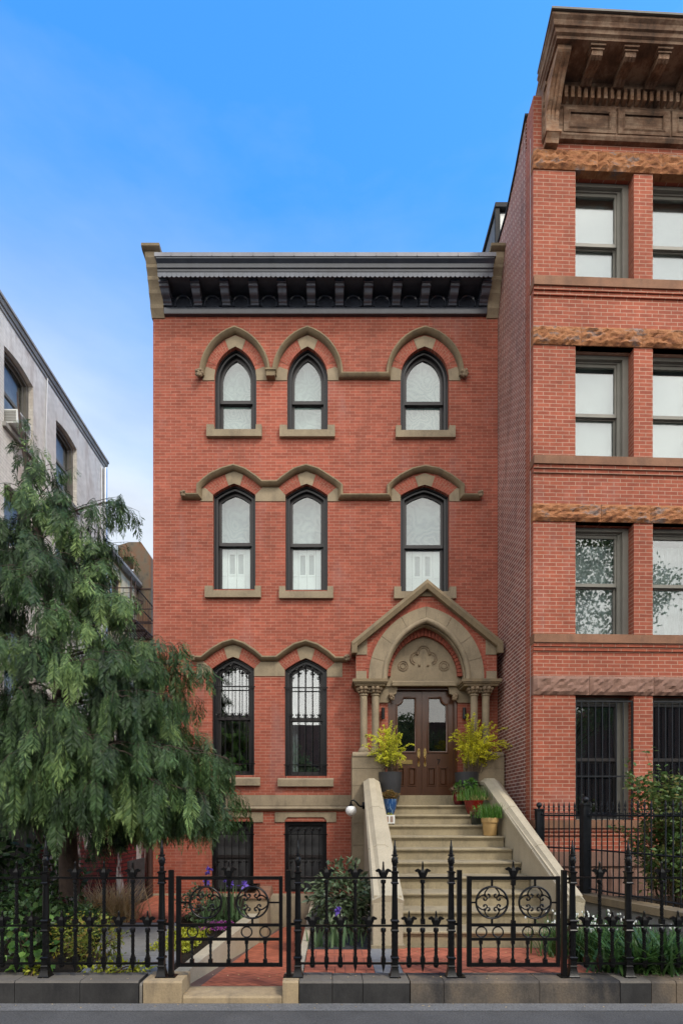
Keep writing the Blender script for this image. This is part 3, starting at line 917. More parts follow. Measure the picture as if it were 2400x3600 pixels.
# imposts, capitals, columns, pedestals
for q, xs2 in ((-1, (.628, .852)), (1, (2.745, 2.968))):
    xa, xb = (.408, 1.075) if q < 0 else (2.475, 3.225)
    m = MB()
    for k, (z0, z1, e) in enumerate(((4.30, 4.357, 0.0), (4.272, 4.299, .025), (4.235, 4.271, .05))):
        m.box(xa+e, xb-e, 9.93+e, YF-.002, z0, z1)
    im = m.build('impost', M['stone_dark'], doorway)
    for xc in xs2:
        yc = 10.10
        m = MB()
        m.lathe([(.068, .06), (.068, .12), (.070, 1.09), (.068, 1.12)], (xc, yc, 2.97), 16)
        m.lathe([(.105, -.02), (.105, .02), (.088, .045), (.074, .075)], (xc, yc, 2.995), 16)
        m.lathe([(.070, .0), (.086, .012), (.086, .03), (.070, .042)], (xc, yc, 4.055), 16)
        col = m.build('column', M['stone'], doorway, smooth=50)
        m = MB()
        m.lathe([(.070, 0), (.078, .05), (.105, .115), (.135, .14)], (xc, yc, 4.095), 12)
        for k in range(8):
            a = 2*PI*k/8+.3
            for rr, zz, sz in ((.088, 4.135, .032), (.112, 4.19, .042)):
                m.ball((xc+rr*math.cos(a), yc+rr*math.sin(a), zz), sz, 6, 5)
        m.build('capital', M['stone_carved'], col, smooth=50)
    m = MB()
    pa, pb = (.40, 1.03) if q < 0 else (2.62, 3.28)
    zs_ = [-.55, .2, .75, 1.2, 1.62, 1.98, 2.33, 2.66, 2.885]
    for z0, z1 in zip(zs_[:-1], zs_[1:]):
        m.box(pa, pb, 9.965, YF-.002, z0+.004, z1-.004)
    m.box(pa+.012, pb-.012, 9.977, YF-.002, -.55, 2.9)
    m.prismx([(9.95, 2.887), (9.95, 2.92), (10.0, 2.975), (YF-.002, 2.975), (YF-.002, 2.887)], pa+.01, pb-.01)
    m.build('pedestal', M['stone'], doorway)
    # carved jamb brackets and jamb stones beside the door head
    m = MB()
    a, b = sorted((XP+q*.688, XP+q*.99)); m.box(a, b, YF-.035, YF-.002, 4.0, 4.32)
    a, b = sorted((XP+q*.53, XP+q*.76)); m.prism([(XP+q*.50, 4.32), (XP+q*.76, 4.32), (XP+q*.76, 4.02), (XP+q*.67, 4.02), (XP+q*.62, 4.14), (XP+q*.53, 4.18)][::q], YF-.03, YF+.06)
    m.build('jamb_stone', M['stone'], doorway)
    m = MB()
    for k in range(6): m.ball((XP+q*(.60+.028*(k % 3)), YF-.05-.015*(k % 2), 4.07+.035*(k//2)), .036, 6, 5)
    m.build('carved_bracket', M['stone_carved'], doorway, smooth=50)

# ---------------------------------------------------------------- the double door
YD = YF+.13
m = MB()
plate(m, rect(XP-.688, XP+.688, ZDOOR0-.003, ZDOOR1), [rect(XP-.635, XP+.635, ZDOOR0-.001, ZDOOR1-.06)], YF+.04, .2)
dframe = m.build('door_frame', M['door'], doorway)
for q in (-1, 1):
    x0, x1 = sorted((XP+q*.003, XP+q*.634))
    z0, z1 = ZDOOR0, ZDOOR1-.062
    gi, go = (x1-.12, x0+.13) if q < 0 else (x0+.12, x1-.13)   # inner and outer edge of glazing
    gz0, gz1 = z0+.87, z1-.135
    dr = 1 if go > gi else -1
    gl = [(gi, gz0), (gi, gz1), (go-dr*.135, gz1)]+[(go-dr*.12*math.cos(rad(a)), gz1-.015-.13*math.sin(rad(a))) for a in (0, 22, 45, 68, 90)]+[(go, gz1-.165), (go, gz0)]
    pan = []
    pw = (abs(go-gi)-.085)/2
    for k in range(2):
        a = min(gi, go)+k*(pw+.085)
        pan.append(rect(a, a+pw, z0+.20, z0+.56))
    m = MB()
    plate(m, rect(x0, x1, z0, z1), [gl]+pan, YD, .05)
    door = m.build('door', M['door'], doorway, smooth=30)
    m = MB()
    m.ribbon(gl, [(-.022, YD), (-.018, YD-.014), (.0, YD-.02), (.018, YD-.014), (.022, YD)], closed=True)
    for pnl in pan:
        m.ribbon(pnl, [(-.016, YD), (-.012, YD-.012), (.008, YD-.012), (.016, YD)], closed=True)
        x_0, x_1, z_0, z_1 = pnl[0][0], pnl[2][0], pnl[0][1], pnl[1][1]
        m.loft([(x_0, YD+.03, z_0), (x_1, YD+.03, z_0), (x_1, YD+.03, z_1), (x_0, YD+.03, z_1)],
               [(x_0+.035, YD+.008, z_0+.035), (x_1-.035, YD+.008, z_0+.035), (x_1-.035, YD+.008, z_1-.035), (x_0+.035, YD+.008, z_1-.035)])
    m.build('moulding', M['door'], door, smooth=30)
    m = MB(); plate(m, gl, [], YD+.022, .006); m.build('pane', M['glass_door'], door, smooth=0)
    # brass handle set
    xh = XP+q*.062; zh = z0+.72
    m = MB()
    e = [(.030*math.cos(2*PI*k/14), .105*math.sin(2*PI*k/14)) for k in range(14)]
    m.prism([(xh+a, zh+.13+b) for a, b in e], YD-.012, YD-.001)
    e = [(.026*math.cos(2*PI*k/14), .055*math.sin(2*PI*k/14)) for k in range(14)]
    m.prism([(xh+a, zh-.09+b) for a, b in e], YD-.012, YD-.001)
    m.tube([(xh, YD-.015, zh+.07), (xh, YD-.05, zh+.04), (xh, YD-.055, zh-.03), (xh, YD-.015, zh-.09)], [.009, .012, .012, .009], 8)
    m.lathe([(.016, -.01), (.016, .01)], (xh, YD-.02, zh+.18), 8)
    m.build('handle', M['brass'], door, smooth=40)
    if q < 0:
        m = MB()
        xm0, xm1 = XP-.50, XP-.19
        m.box(xm0, xm1, YD-.014, YD-.001, z0+.63, z0+.72)
        m.box(xm0+.02, xm1-.02, YD-.020, YD-.0145, z0+.648, z0+.702)
        m.build('letter_slot', M['brass'], door, smooth=0)
    else:
        cu = bpy.data.curves.new('number', 'FONT'); cu.body = '7'; cu.size = .155; cu.extrude = .006; cu.align_x = 'CENTER'
        tob = bpy.data.objects.new('number', cu)
        me = bpy.data.meshes.new_from_object(tob); bpy.data.objects.remove(tob)
        me.transform(Matrix.Translation((XP+.335+.1, YD-.008-YF, z0+.625)) @ Matrix.Rotation(PI/2, 4, 'X'))
        link_mesh('house_number', me, M['iron'], door, smooth=0)
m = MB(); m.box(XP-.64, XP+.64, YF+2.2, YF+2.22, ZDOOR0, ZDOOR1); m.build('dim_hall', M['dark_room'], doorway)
# ================================================================== stoop
stoop = thing('stone_stoop', 'pale stone stoop with ten steps between sloping moulded cheek walls', 'stoop', (1.84, 8.0, .2))
NST = 10; RISE, RUN = .174, .367
YL = 9.593
for i in range(NST):
    z = ZL-RISE*i; y = YL-RUN*i
    back = y+RUN+.05 if i else 10.24
    zb = z-RISE-.03 if i < NST-1 else .19
    m = MB()
    x0, x1 = .86, 2.80
    m.box(x0, x1, y+.035, back, zb, z-.046)
    nose = [(y+.03, z-.0465), (y+.012, z-.044), (y+.002, z-.032), (y, z-.022), (y+.004, z-.008), (y+.016, z), (back, z), (back, z-.0465)]
    m.prismx(nose, x0, x1)
    m.prismx([(y+.034, z-.047), (y+.022, z-.050), (y+.022, z-.060), (y+.034, z-.066)], x0, x1)
    m.build('step' if i else 'landing', M['stone_step'], stoop, smooth=30)
m = MB(); m.box(XP-.80, XP+.80, 10.241, YF+.16, ZL-.3, ZDOOR0-.004); m.build('door_sill', M['stone_step'], stoop)

yb, yt, zb, zt = 6.22, 9.62, .84, 2.44
for q in (-1, 1):
    if q < 0:
        xo = lambda y: .485+(y-6.2)*.031; xi = lambda y: .862+(y-6.2)*.008
    else:
        xo = lambda y: 3.005+(y-6.2)*.023; xi = lambda y: 2.795
    a, b = (xo, xi) if q < 0 else (xi, xo)
    m = MB()
    e = .022
    m.prismx([(yb+e, -.5), (yb+e, zb-.01), (yt, zt-.05), (9.94, zt-.05), (9.94, -.5)], lambda y: a(y)+e, lambda y: b(y)-e)
    m.prismx([(yb, .1), (yb, zb-.10), (yb+.2, zb-.0), (yb+.2, .1)], lambda y: a(y)+.012, lambda y: b(y)-.012)
    ck = m.build('cheek_wall', M['stone_light'], stoop)
    m = MB()
    def sect(y, z, tilt):
        x0, x1 = a(y), b(y)
        w = x1-x0; c = (x0+x1)/2
        pr = [(x0, -.11), (x0, -.055), (x0+.012, -.045), (c-w*.20, .0), (c-w*.17, .012), (c+w*.17, .012), (c+w*.20, .0), (x1-.012, -.045), (x1, -.055), (x1, -.11)]
        return [(px_, y-tilt*h, z+h) for px_, h in pr]
    ys = [(yb-.02, zb-.02, .1), (yt, zt, .1), (9.95, zt+.02, 0)]
    cuts = [0, .33, .67, 1.0]
    for t0, t1 in zip(cuts[:-1], cuts[1:]):
        p = lambda t: (ys[0][0]+(ys[1][0]-ys[0][0])*t, ys[0][1]+(ys[1][1]-ys[0][1])*t)
        g = .002
        m.loft(sect(*p(t0+g), .2), sect(*p(t1-g), .2))
    m.loft(sect(yt+.002, zt, .2), sect(9.95, zt+.02, 0))
    # the moulded nose turns down the front of the pier
    def fsec(z, y):
        x0, x1 = a(yb), b(yb); w = x1-x0; c = (x0+x1)/2
        return [(x0+.004, y+.05, z), (x0+.016, y+.012, z), (c-w*.2, y-.006, z), (c+w*.2, y-.006, z), (x1-.016, y+.012, z), (x1-.004, y+.05, z)]
    m.loft(fsec(.2, yb), fsec(zb-.09, yb))
    m.build('coping', M['stone_light'], ck, smooth=25)
    m = MB(); m.box(a(yb)-.012, b(yb)+.012, yb-.02, yb+.3, .12, .245); m.build('plinth', M['stone_step'], ck)

# globe lamp on the stoop wall
lamp = thing('wall_lamp', 'white globe lamp on a curved black arm fixed to the left stoop wall', 'lamp', (.36, 9.5, 1.86))
yl = 9.5
m = MB(); m.ball((.362, yl, 1.855), .10, 18, 12); m.build('globe', M['opal'], lamp, smooth=80)
m = MB()
pts = [(.58, yl, 1.95), (.54, yl, 1.93), (.50, yl, 1.95), (.455, yl, 2.01), (.41, yl, 2.045), (.37, yl, 2.04), (.362, yl, 2.0)]
m.tube(pts, [.018, .017, .017, .016, .015, .013, .013], 8)
m.lathe([(.013, .145), (.022, .14), (.018, .12), (.03, .11), (.028, .10), (.055, .075), (.066, .06)], (.362, yl, 1.865), 12)
m.build('arm', M['iron'], lamp, smooth=50)
m = MB(); m.tube([(.565, yl, 1.95), (.605, yl, 1.95)], [.065, .065], 12); m.build('wall_plate', M['iron'], lamp)
for q, lab in ((-1, 'short black tube sconce beside the door, next to the left column pair'), (1, 'short black tube sconce beside the door, next to the right column pair')):
    x = 1.825+q*.80
    t = thing('wall_sconce', lab, 'sconce', (x, YF, 3.75), 'sconces beside the door')
    m = MB(); m.lathe([(.03, -.11), (.034, -.108), (.034, .108), (.03, .11)], (x, YF-.07, 3.78), 12); m.build('shade', M['frame'], t)
    m = MB(); m.box(x-.02, x+.02, YF-.045, YF-.002, 3.70, 3.76); m.build('bracket', M['frame'], t)

# ================================================================== the taller house on the right
row = thing('brick_row_house', 'taller red brick row house with rough orange stone bands and a weathered bracketed cornice', 'house', (3.308, YR, 0))
XC = 3.308
SH = .035
def sh(mb):      # the front runs back slightly to the right
    mb.v = [(x, y+(x-XC)*SH, z) for x, y, z in mb.v]
    return mb
rx = lambda p: X(p, YR); rz = lambda p: Z(p, YR)
XE = 9.5
OPX = [(2024.5, 2234.5), (2303, 2513), (2582, 2792)]
OPX = [(rx(a), rx(b)) for a, b in OPX]
FL = [(591, 981), (1211, 1608), (1832, 2232), (2443, 2884)]      # opening top and bottom, photo rows
m = MB()
ZW = 13.05
hl = [rect(a, b, rz(fb), rz(ft)) for a, b in OPX for ft, fb in FL]
hl += [rect(a+.22, b+.02, rz(3143), rz(3050)) for a, b in OPX]
plate(m, [(XC, -.3), (XC, ZW), (XE, ZW), (XE, -.3)], hl, YR, .35)
m.box(XC, XC+.5, YR, YR+.30, ZW+.001, 13.55)
# face brick returns round the corner for one brick
m.box(XC-.004, XC-.001, YR, YR+.115, .9, 13.5)
sh(m).build('front_wall', M['brick_row'], row, smooth=0)
m = MB()
m.prismx([(YR+.352, -.3), (YR+.352, 13.62), (9.4, 13.30), (9.9, 13.08), (16, 12.95), (19, 12.9), (19, -.3)], XC, XC+.35)
m.build('side_wall', M['brick_side'], row, smooth=0)
m = MB(); m.prismx([(YR+.3, 13.625), (YR+.3, 13.66), (9.4, 13.335), (9.9, 13.115), (16, 12.985), (19, 12.935), (19, 12.9), (9.9, 13.082), (9.4, 13.302)], XC-.03, XC+.38); m.build('side_coping', M['tar'], row)
m = MB(); m.box(XC-.006, XC+.004, YR+.116, YR+.136, 1.0, 13.0); m.build('corner_joint', plain('pale_mortar', (.42, .38, .36), .9), row)
m = MB(); m.box(XC+.36, XE, 9.6, 19, 12.6, 12.75); m.box(XE-.3, XE, 9.5, 18.9, -.3, 12.6); m.box(XC+.36, XE-.31, 18.7, 19, -.3, 12.59); m.build('roof', M['tar'], row)
# slate clad bulkhead behind the parapet
m = MB(); m.box(XC+.01, XC+1.8, 10.6, 13.6, 12.7, 13.93); bk = m.build('roof_bulkhead', M['slate'], row)
m = MB(); m.box(XC-.03, XC+1.85, 10.5, 13.7, 13.932, 14.02); m.box(XC-.02, XC+.06, 10.52, 10.59, 13.2, 13.93); m.build('cap', M['tar'], bk)
m = MB(); m.box(XC+.09, XC+1.2, 10.57, 10.595, 13.0, 13.86); m.build('white_board', M['white_paint'], bk)

def rough_band(z0, z1, x0, x1, matl, name='stone_band', bulge=.05, seed=0):
    r = random.Random(seed)
    m = MB()
    x = x0
    while x < x1-.02:
        w = min(r.uniform(.75, 1.15), x1-x)
        if x1-(x+w) < .3: w = x1-x
        nx, nz = max(3, int(w/.055)), 6
        vs = []; fs = []
        for j in range(nz+1):
            for i in range(nx+1):
                edge = i in (0, nx) or j in (0, nz)
                d = .012 if edge else r.uniform(.3, 1.0)*bulge+.01
                vs.append((x+.003+(w-.006)*i/nx, YR-d-.004, z0+(z1-z0)*j/nz+(0 if j in (0,) else r.uniform(-.006, .006))))
        for j in range(nz):
            for i in range(nx):
                k = j*(nx+1)+i
                fs.append((k, k+1, k+nx+2, k+nx+1))
        m.add(vs, fs)
        m.box(x+.003, x+w-.003, YR-.014, YR+.1, z0, z1)
        x += w
    return sh(m).build(name, matl, row, smooth=0)
for k, (a, b) in enumerate(((524, 594), (1146, 1211), (1770, 1832))):
    rough_band(rz(b), rz(a), XC-.012, XE, M['rough_stone'], seed=k)
rough_band(rz(2443), rz(2377), XC-.012, XE, M['brownstone_grey'], seed=9)
for k, (a, b) in enumerate(((981, 1012), (1608, 1637), (2232, 2262), (2884, 2912))):
    m = MB()
    m.box(XC-.015, XE, YR-.07, YR+.12, rz(b), rz(a))
    sh(m).build('sill_band', M['brownstone'], row)
    m = MB()
    for q in range(2):
        m.box(XC-.008+.002*q, XE, YR-.045+.02*q, YR-.002, rz(b)-.0635*(q+1)+.006, rz(b)-.0635*q-.001)
    sh(m).build('corbel_course', M['brick_row'], row, smooth=0)
m = MB(); m.box(XC-.02, XE, YR-.05, YR-.002, rz(3046), rz(2995)); sh(m).build('water_table', M['brownstone_grey'], row)
rough_band(-.28, rz(3047), XC-.015, XE, M['brownstone_grey'], 'basement_stone', .06, 21)

def row_window(a, b, top, bot, fl, col):
    m = MB()
    zt, zb = rz(top), rz(bot)
    y = YR+.16
    plate(m, rect(a, b, zb, zt-.005), [rect(a+.045, b-.10, zb+.01, zt-.065)], y, .12)
    plate(m, rect(a+.046, b-.101, zb+.011, zt-.066), [rect(a+.065, b-.16, zb+.03, zt-.09)], y+.055, .05)
    w = sh(m).build('window', M['frame_olive'], row)
    zm = EYE+(HY-{0: 857, 1: 1458, 2: 2056, 3: 2671}[fl])*(y+.1)/F
    x0, x1 = a+.065, b-.16
    m = MB()
    plate(m, rect(x0, x1, zm-.03, zt-.09), [rect(x0+.035, x1-.035, zm+.025, zt-.14)], y+.075, .04)
    plate(m, rect(x0, x1, zb+.03, zm+.02), [rect(x0+.03, x1-.03, zb+.06, zm-.05)], y+.12, .04)
    sh(m).build('sash', M['frame_olive'] if fl < 3 else M['sash'], w)
    m = MB()
    m.box(x0+.025, x1-.025, y+.095, y+.10, zm+.02, zt-.13)
    m.box(x0+.025, x1-.025, y+.14, y+.145, zb+.055, zm-.045)
    sh(m).build('pane', M['glass_row'] if fl < 3 else M['glass'], w)
    m = MB()
    if fl < 2:
        m.box(x0-.06, x1+.15, y+.20, y+.21, zb-.02, zt+.12); mm = M['blind']
    elif fl == 2:
        n = 12
        for k in range(n):
            xa = x0+(x1-x0)*k/n; xb = x0+(x1-x0)*(k+1)/n
            ya, yb_ = y+.22+.02*(k % 2), y+.22+.02*((k+1) % 2)
            m.loft([(xa, ya, zb), (xb, yb_, zb), (xb, yb_+.01, zb), (xa, ya+.01, zb)], [(xa, ya, zt-.2), (xb, yb_, zt-.2), (xb, yb_+.01, zt-.2), (xa, ya+.01, zt-.2)])
        mm = M['net']
    else:
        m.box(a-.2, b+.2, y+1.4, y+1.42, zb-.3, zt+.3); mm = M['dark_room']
    sh(m).build('blind' if fl < 2 else 'net_curtain' if fl == 2 else 'dim_room', mm, w)
    if fl == 3:
        m = MB()
        yb_ = YR+.03
        zt2 = rz(2463)
        for xx in (a+.012, b-.012): m.box(xx-.012, xx+.012, yb_-.012, yb_+.012, zb, zt2)
        for zz in (zt2, rz(2729), zb+.03): m.box(a, b, yb_-.010, yb_+.010, zz-.012, zz+.012)
        for k in range(7):
            xx = a+.115+k*.1165
            m.tube([(xx, yb_, zb), (xx, yb_, zt2)], .009, 6)
        sh(m).build('window_bars', M['iron_blue'], w)
for ci, (a, b) in enumerate(OPX):
    for fl, (ft, fb) in enumerate(FL):
        row_window(a, b, ft, fb, fl, ci)
    m = MB()
    plate(m, rect(a+.22, b+.02, rz(3143), rz(3050)), [rect(a+.27, b-.03, rz(3138), rz(3060))], YR+.1, .06)
    w = sh(m).build('basement_window', M['frame_olive'], row)
    m = MB(); m.box(a+.26, b-.02, YR+.14, YR+.145, rz(3140), rz(3058)); sh(m).build('pane', M['screen'], w)

# its wooden cornice
def C(mb, name, mt, parent, smooth=25): return sh(mb).build(name, mt, parent, smooth=smooth)
CL, CR = 3.44, XE
m = MB()
prof = [(YR-.002, 12.79), (YR-.06, 12.79), (YR-.085, 12.83), (YR-.085, 12.86), (YR-.05, 12.89), (YR-.05, 13.29), (YR-.075, 13.305), (YR-.075, 13.515),
        (YR-.15, 13.53), (YR-.15, 13.595), (7.99, 13.595), (7.985, 13.63), (7.955, 13.645), (7.945, 13.69), (7.92, 13.70), (7.905, 13.755), (7.87, 13.785), (7.87, 13.815), (YR+.3, 13.88), (YR-.002, 13.5)]
m.prismx(prof, lambda y: CL-max(0, 8.0-y), CR)
wc = C(m, 'cornice', M['old_cornice'], row)
m = MB()      # crown return on the left end
sp_ = [(0, 13.595), (.015, 13.63), (.045, 13.645), (.055, 13.69), (.08, 13.70), (.095, 13.755), (.13, 13.785), (.13, 13.815)]
A = [(CL-d, 8.0-d+.001, z) for d, z in sp_]+[(CL, 8.0, 13.86)]
B = [(CL-d*.6, YR-.01, z) for d, z in sp_]+[(CL, YR-.01, 13.86)]
m.loft(A, B)
C(m, 'crown_return', M['old_cornice'], wc)
m = MB()
m.prismx([(7.84, 13.82), (7.84, 13.85), (YR-.01, 13.92), (YR-.01, 13.885)], lambda y: CL-.15+.1*(y-7.84), CR)
C(m, 'crown', M['grey_trim_dark'], wc)
# modillions
proto = None
cs = [X(p, 8.02) for p in (2106, 2227, 2347)]
step = cs[1]-cs[0]
cs = [cs[0]+step*k for k in range(-0, 10)]
def modillion(x, w):
    m = MB()
    pr = [(YR-.151, 13.50), (YR-.19, 13.485), (YR-.215, 13.495), (8.34, 13.515), (8.26, 13.50), (8.18, 13.46), (8.10, 13.45), (8.06, 13.47), (8.05, 13.53), (8.05, 13.594), (YR-.151, 13.594)]
    m.prismx(pr, x-w/2, x+w/2)
    for q in (-1, 0, 1):
        m.prismx([(y-.008, z-.010) for y, z in pr[1:8]]+[(8.07, 13.56), (YR-.19, 13.56)], x+q*w*.3-.018, x+q*w*.3+.018)
    m.box(x-w/2-.02, x+w/2+.02, 8.035, 8.12, 13.53, 13.55)
    m.box(x-w/2-.035, x+w/2+.035, 8.015, 8.16, 13.565, 13.594)
    return m
for x in cs:
    if x > CR-.2: break
    C(modillion(x, .17), 'modillion', M['old_cornice'], wc)
# long console at the left end
m = MB()
pr = [(YR-.003, 12.66), (YR-.10, 12.66), (YR-.12, 12.72), (YR-.16, 12.76), (YR-.16, 12.80), (YR-.12, 12.82), (YR-.11, 13.05), (YR-.13, 13.14), (YR-.20, 13.20), (YR-.24, 13.28), (YR-.28, 13.34), (YR-.40, 13.44), (YR-.52, 13.50), (YR-.55, 13.53), (YR-.55, 13.594), (YR-.003, 13.594)]
m.prismx(pr, 3.47, 3.68)
for q in (-1, 0, 1):
    m.prismx([(y-.014, z) for y, z in pr[6:13]]+[(YR-.45, 13.47), (YR-.06, 13.3), (YR-.06, 12.75)], 3.575+q*.062-.02, 3.575+q*.062+.02)
m.box(3.45, 3.70, YR-.17, YR-.003, 12.765, 12.80)
C(m, 'console', M['old_cornice_light'], wc)
# dentils
m = MB()
x = 3.75; 
while x < CR-.1:
    m.box(x, x+.055, YR-.165, YR-.076, 13.335, 13.51); x += .108
C(m, 'dentil_course', M['old_cornice_light'], wc, 0)
# frieze panels
x = 3.78
m = MB()
while x < CR-1:
    plate(m, rect(x, x+.86, 12.895, 13.30), [rect(x+.09, x+.77, 12.96, 13.235)], YR-.075, .024)
    m.ribbon(rect(x+.09, x+.77, 12.96, 13.235), [(-.02, YR-.074), (0, YR-.09), (.03, YR-.06), (.03, YR-.052)], closed=True)
    x += .90
C(m, 'frieze_panel', M['old_cornice'], wc, 20)

# ================================================================== left: grey building, rear wing, red annex
KX = -6.5
grey = thing('grey_apartment_building', 'tall grey painted brick building with arched side windows, rising behind the evergreen tree', 'building', (KX, 12, 0))
def sideplate(mb, outer, holes, x, depth):      # plate in the YZ plane, thickness towards -X
    mb.add(*plate_mesh(outer, holes, depth, lambda u, v, d: (x-d, u, v)))
def archrect(y0, y1, z0, z1, rise, n=8):
    return [(y0, z0)]+[(y0+(y1-y0)*k/n, z1-rise+rise*4*(k/n)*(1-k/n)) for k in range(n+1)]+[(y1, z0)]
GW = [(y, y+1.02, z, z+1.62) for z in (9.58, 6.85, 4.1) for y in (10.47, 12.45)]
m = MB()
sideplate(m, [(8.5, -.5), (8.5, 11.83), (15.1, 11.83), (15.1, -.5)], [archrect(*g, .075) for g in GW], KX, .35)
m.box(-14, KX-.351, 14.75, 15.1, -.5, 11.7); m.box(-14, KX-.351, 8.5, 8.85, -.5, 11.7)
m.box(-14, KX-.351, 8.86, 14.74, 11.3, 11.6)
m.build('wall', M['brick_grey_paint'], grey, smooth=0)
m = MB()
m.prism([(KX-.3, 11.83), (KX+.05, 11.82), (KX+.07, 11.87), (KX+.07, 11.90), (KX+.10, 11.91), (KX+.10, 11.96), (KX-.3, 11.98)], 8.4, 15.2)
m.build('eave', M['grey_trim'], grey, smooth=20)
m = MB(); m.prism([(KX+.002, 11.73), (KX+.025, 11.75), (KX+.025, 11.819), (KX+.002, 11.819)], 8.4, 15.1); m.build('eave_trim', M['grey_trim'], grey)
m = MB()
m.tube([(KX+.07, 15.0, -.3), (KX+.07, 15.0, 11.65)], .055, 10)
for z in (2.5, 5.5, 8.5): m.lathe([(.065, -.03), (.065, .03)], (KX+.07, 15.0, z), 10)
m.tube([(KX+.03, 14.86, 11.6), (KX+.05, 14.86, 8.0), (KX+.03, 14.84, 5.0)], .012, 5)
m.build('downspout', M['silver'], grey)
m = MB(); m.tube([(KX+.03, 12.02, 11.75), (KX+.03, 11.95, 10.4), (KX+.03, 12.0, 9.0), (KX+.03, 11.9, 7.5)], .014, 5); m.build('cable', M['blind'], grey)
for (y0, y1, z0, z1) in GW:
    m = MB()
    A = archrect(y0, y1, z0, z1, .075)
    sideplate(m, A, [inset(A, .085)], KX-.10, .10)
    w = m.build('window', M['grey_trim_dark'], grey)
    B = inset(A, .086); zm = (z0+z1)/2
    m = MB()
    sideplate(m, B, [[(p[0], p[1]) for p in inset(B, .05) if p[1] > zm-.2] and inset(B, .05)], KX-.16, .03)
    m.box(KX-.2, KX-.15, y0+.086, y1-.086, zm-.035, zm+.035)
    m.build('sash', M['grey_trim_dark'], w)
    m = MB(); sideplate(m, inset(B, .045), [], KX-.175, .006); m.build('pane', M['glass_side'], w, smooth=0)
    m = MB(); m.box(KX-.30, KX-.29, y0, y1, z0, z1); m.build('blind', M['net'], w)
    m = MB(); m.box(KX-.02, KX+.07, y0-.06, y1+.06, z0-.09, z0-.003); m.build('sill', M['grey_trim'], w)
for (y, z, lab) in ((10.52, 9.63, 'white window air conditioner under the highest arched window of the grey building'),
                    (10.55, 6.90, 'white window air conditioner low on the grey wall, half hidden by the tree')):
    t = thing('air_conditioner', lab, 'air conditioner', (KX, y+.3, z), 'window air conditioners on the grey wall')
    m = MB(); m.box(KX-.25, KX+.24, y, y+.46, z, z+.27); m.build('casing', M['white_paint'], t)
    m = MB()
    for k in range(7): m.box(KX-.1, KX+.21, y-.008, y-.001, z+.03+k*.032, z+.046+k*.032)
    for k in range(6): m.box(KX+.241, KX+.248, y+.04, y+.42, z+.04+k*.036, z+.058+k*.036)
    m.build('grille', M['grey_trim'], t)

rear = thing('rear_wing', 'cream painted rear building with rusty fire escape and a tall stained metal shaft', 'building', (KX, 17, 0))
m = MB()
RW = (15.42, 16.22, 7.66, 8.98)
sideplate(m, [(15.15, -.5), (15.15, 9.35), (19.2, 9.35), (19.2, -.5)], [rect(*RW)], KX+.02, .3)
m.box(-14, KX-.29, 18.9, 19.2, -.5, 9.3); m.box(-14, KX-.29, 15.15, 18.89, 9.0, 9.2)
m.build('wall', M['brick_cream'], rear, smooth=0)
m = MB(); m.prism([(KX-.2, 9.352), (KX+.12, 9.33), (KX+.2, 9.42), (KX+.2, 9.50), (KX-.2, 9.52)], 15.15, 19.2); m.build('eave', M['grey_trim'], rear)
m = MB(); sideplate(m, rect(*RW), [inset(rect(*RW), .07)], KX-.05, .1); m.box(KX-.14, KX-.08, RW[0]+.07, RW[1]-.07, 8.28, 8.34); w = m.build('window', M['grey_trim_dark'], rear)
m = MB(); m.box(KX-.12, KX-.115, RW[0]+.05, RW[1]-.05, RW[2]+.05, RW[3]-.05); m.build('pane', M['glass_dark'], w)
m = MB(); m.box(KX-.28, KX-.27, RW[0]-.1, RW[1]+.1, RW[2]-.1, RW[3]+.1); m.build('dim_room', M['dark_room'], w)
# metal shaft with a cut-off elbow
m = MB()
m.prism([(-6.6, 1.0), (-6.6, 10.42), (-7.12, 10.38), (-7.12, 10.78), (-6.75, 10.90), (-6.35, 10.90), (-6.02, 10.40), (-6.02, 1.0)], 17.6, 18.5)
st = m.build('metal_shaft', M['duct'], rear, smooth=0)
m = MB()
for z in (6.5, 8.2, 9.3): m.box(-6.615, -6.005, 17.585, 17.6, z, z+.05)
m.tube([(-6.47, 17.2, 8.9), (-6.3, 17.58, 8.9)], .03, 6); m.tube([(-6.47, 17.2, 8.4), (-6.3, 17.58, 8.88)], .025, 6)
m.build('strap', M['rust'], st)
# fire escape
fx0, fx1, fy0, fy1, fzp = KX+.03, -5.68, 15.4, 17.0, 7.5
m = MB()
for k in range(9):
    x = fx0+.05+k*(fx1-fx0-.1)/8; m.box(x-.02, x+.02, fy0, fy1, fzp-.03, fzp)
for y in (fy0, (fy0+fy1)/2, fy1): m.box(fx0, fx1, y-.025, y+.025, fzp-.09, fzp-.031)
fe = m.build('fire_escape', M['rust'], rear)
m = MB()
for (a, b) in (((fx0, fy0), (fx1, fy0)), ((fx1, fy0), (fx1, fy1)), ((fx1, fy1), (fx0, fy1))):
    for z in (fzp+.45, fzp+.92): m.tube([(a[0], a[1], z), (b[0], b[1], z)], .018, 5)
    n = max(4, int(math.dist(a, b)/.16))
    for k in range(n+1):
        x, y = a[0]+(b[0]-a[0])*k/n, a[1]+(b[1]-a[1])*k/n
        m.tube([(x, y, fzp), (x, y, fzp+.92)], .009, 4)
m.build('railing', M['rust'], fe)
m = MB()
for y in (16.75, 17.1):
    m.tube([(fx0+.1, y, fzp), (fx0+.12, y, 9.3)]+[(fx0+.12-.25*math.sin(a)*0+.18*(1-math.cos(a))*-1, y, 9.3+.45*math.sin(a)) for a in (.5, 1.0, 1.6, 2.1, 2.7)], .022, 6)
for k in range(7): m.tube([(fx0+.11, 16.75, fzp+.25*k), (fx0+.11, 17.1, fzp+.25*k)], .012, 4)
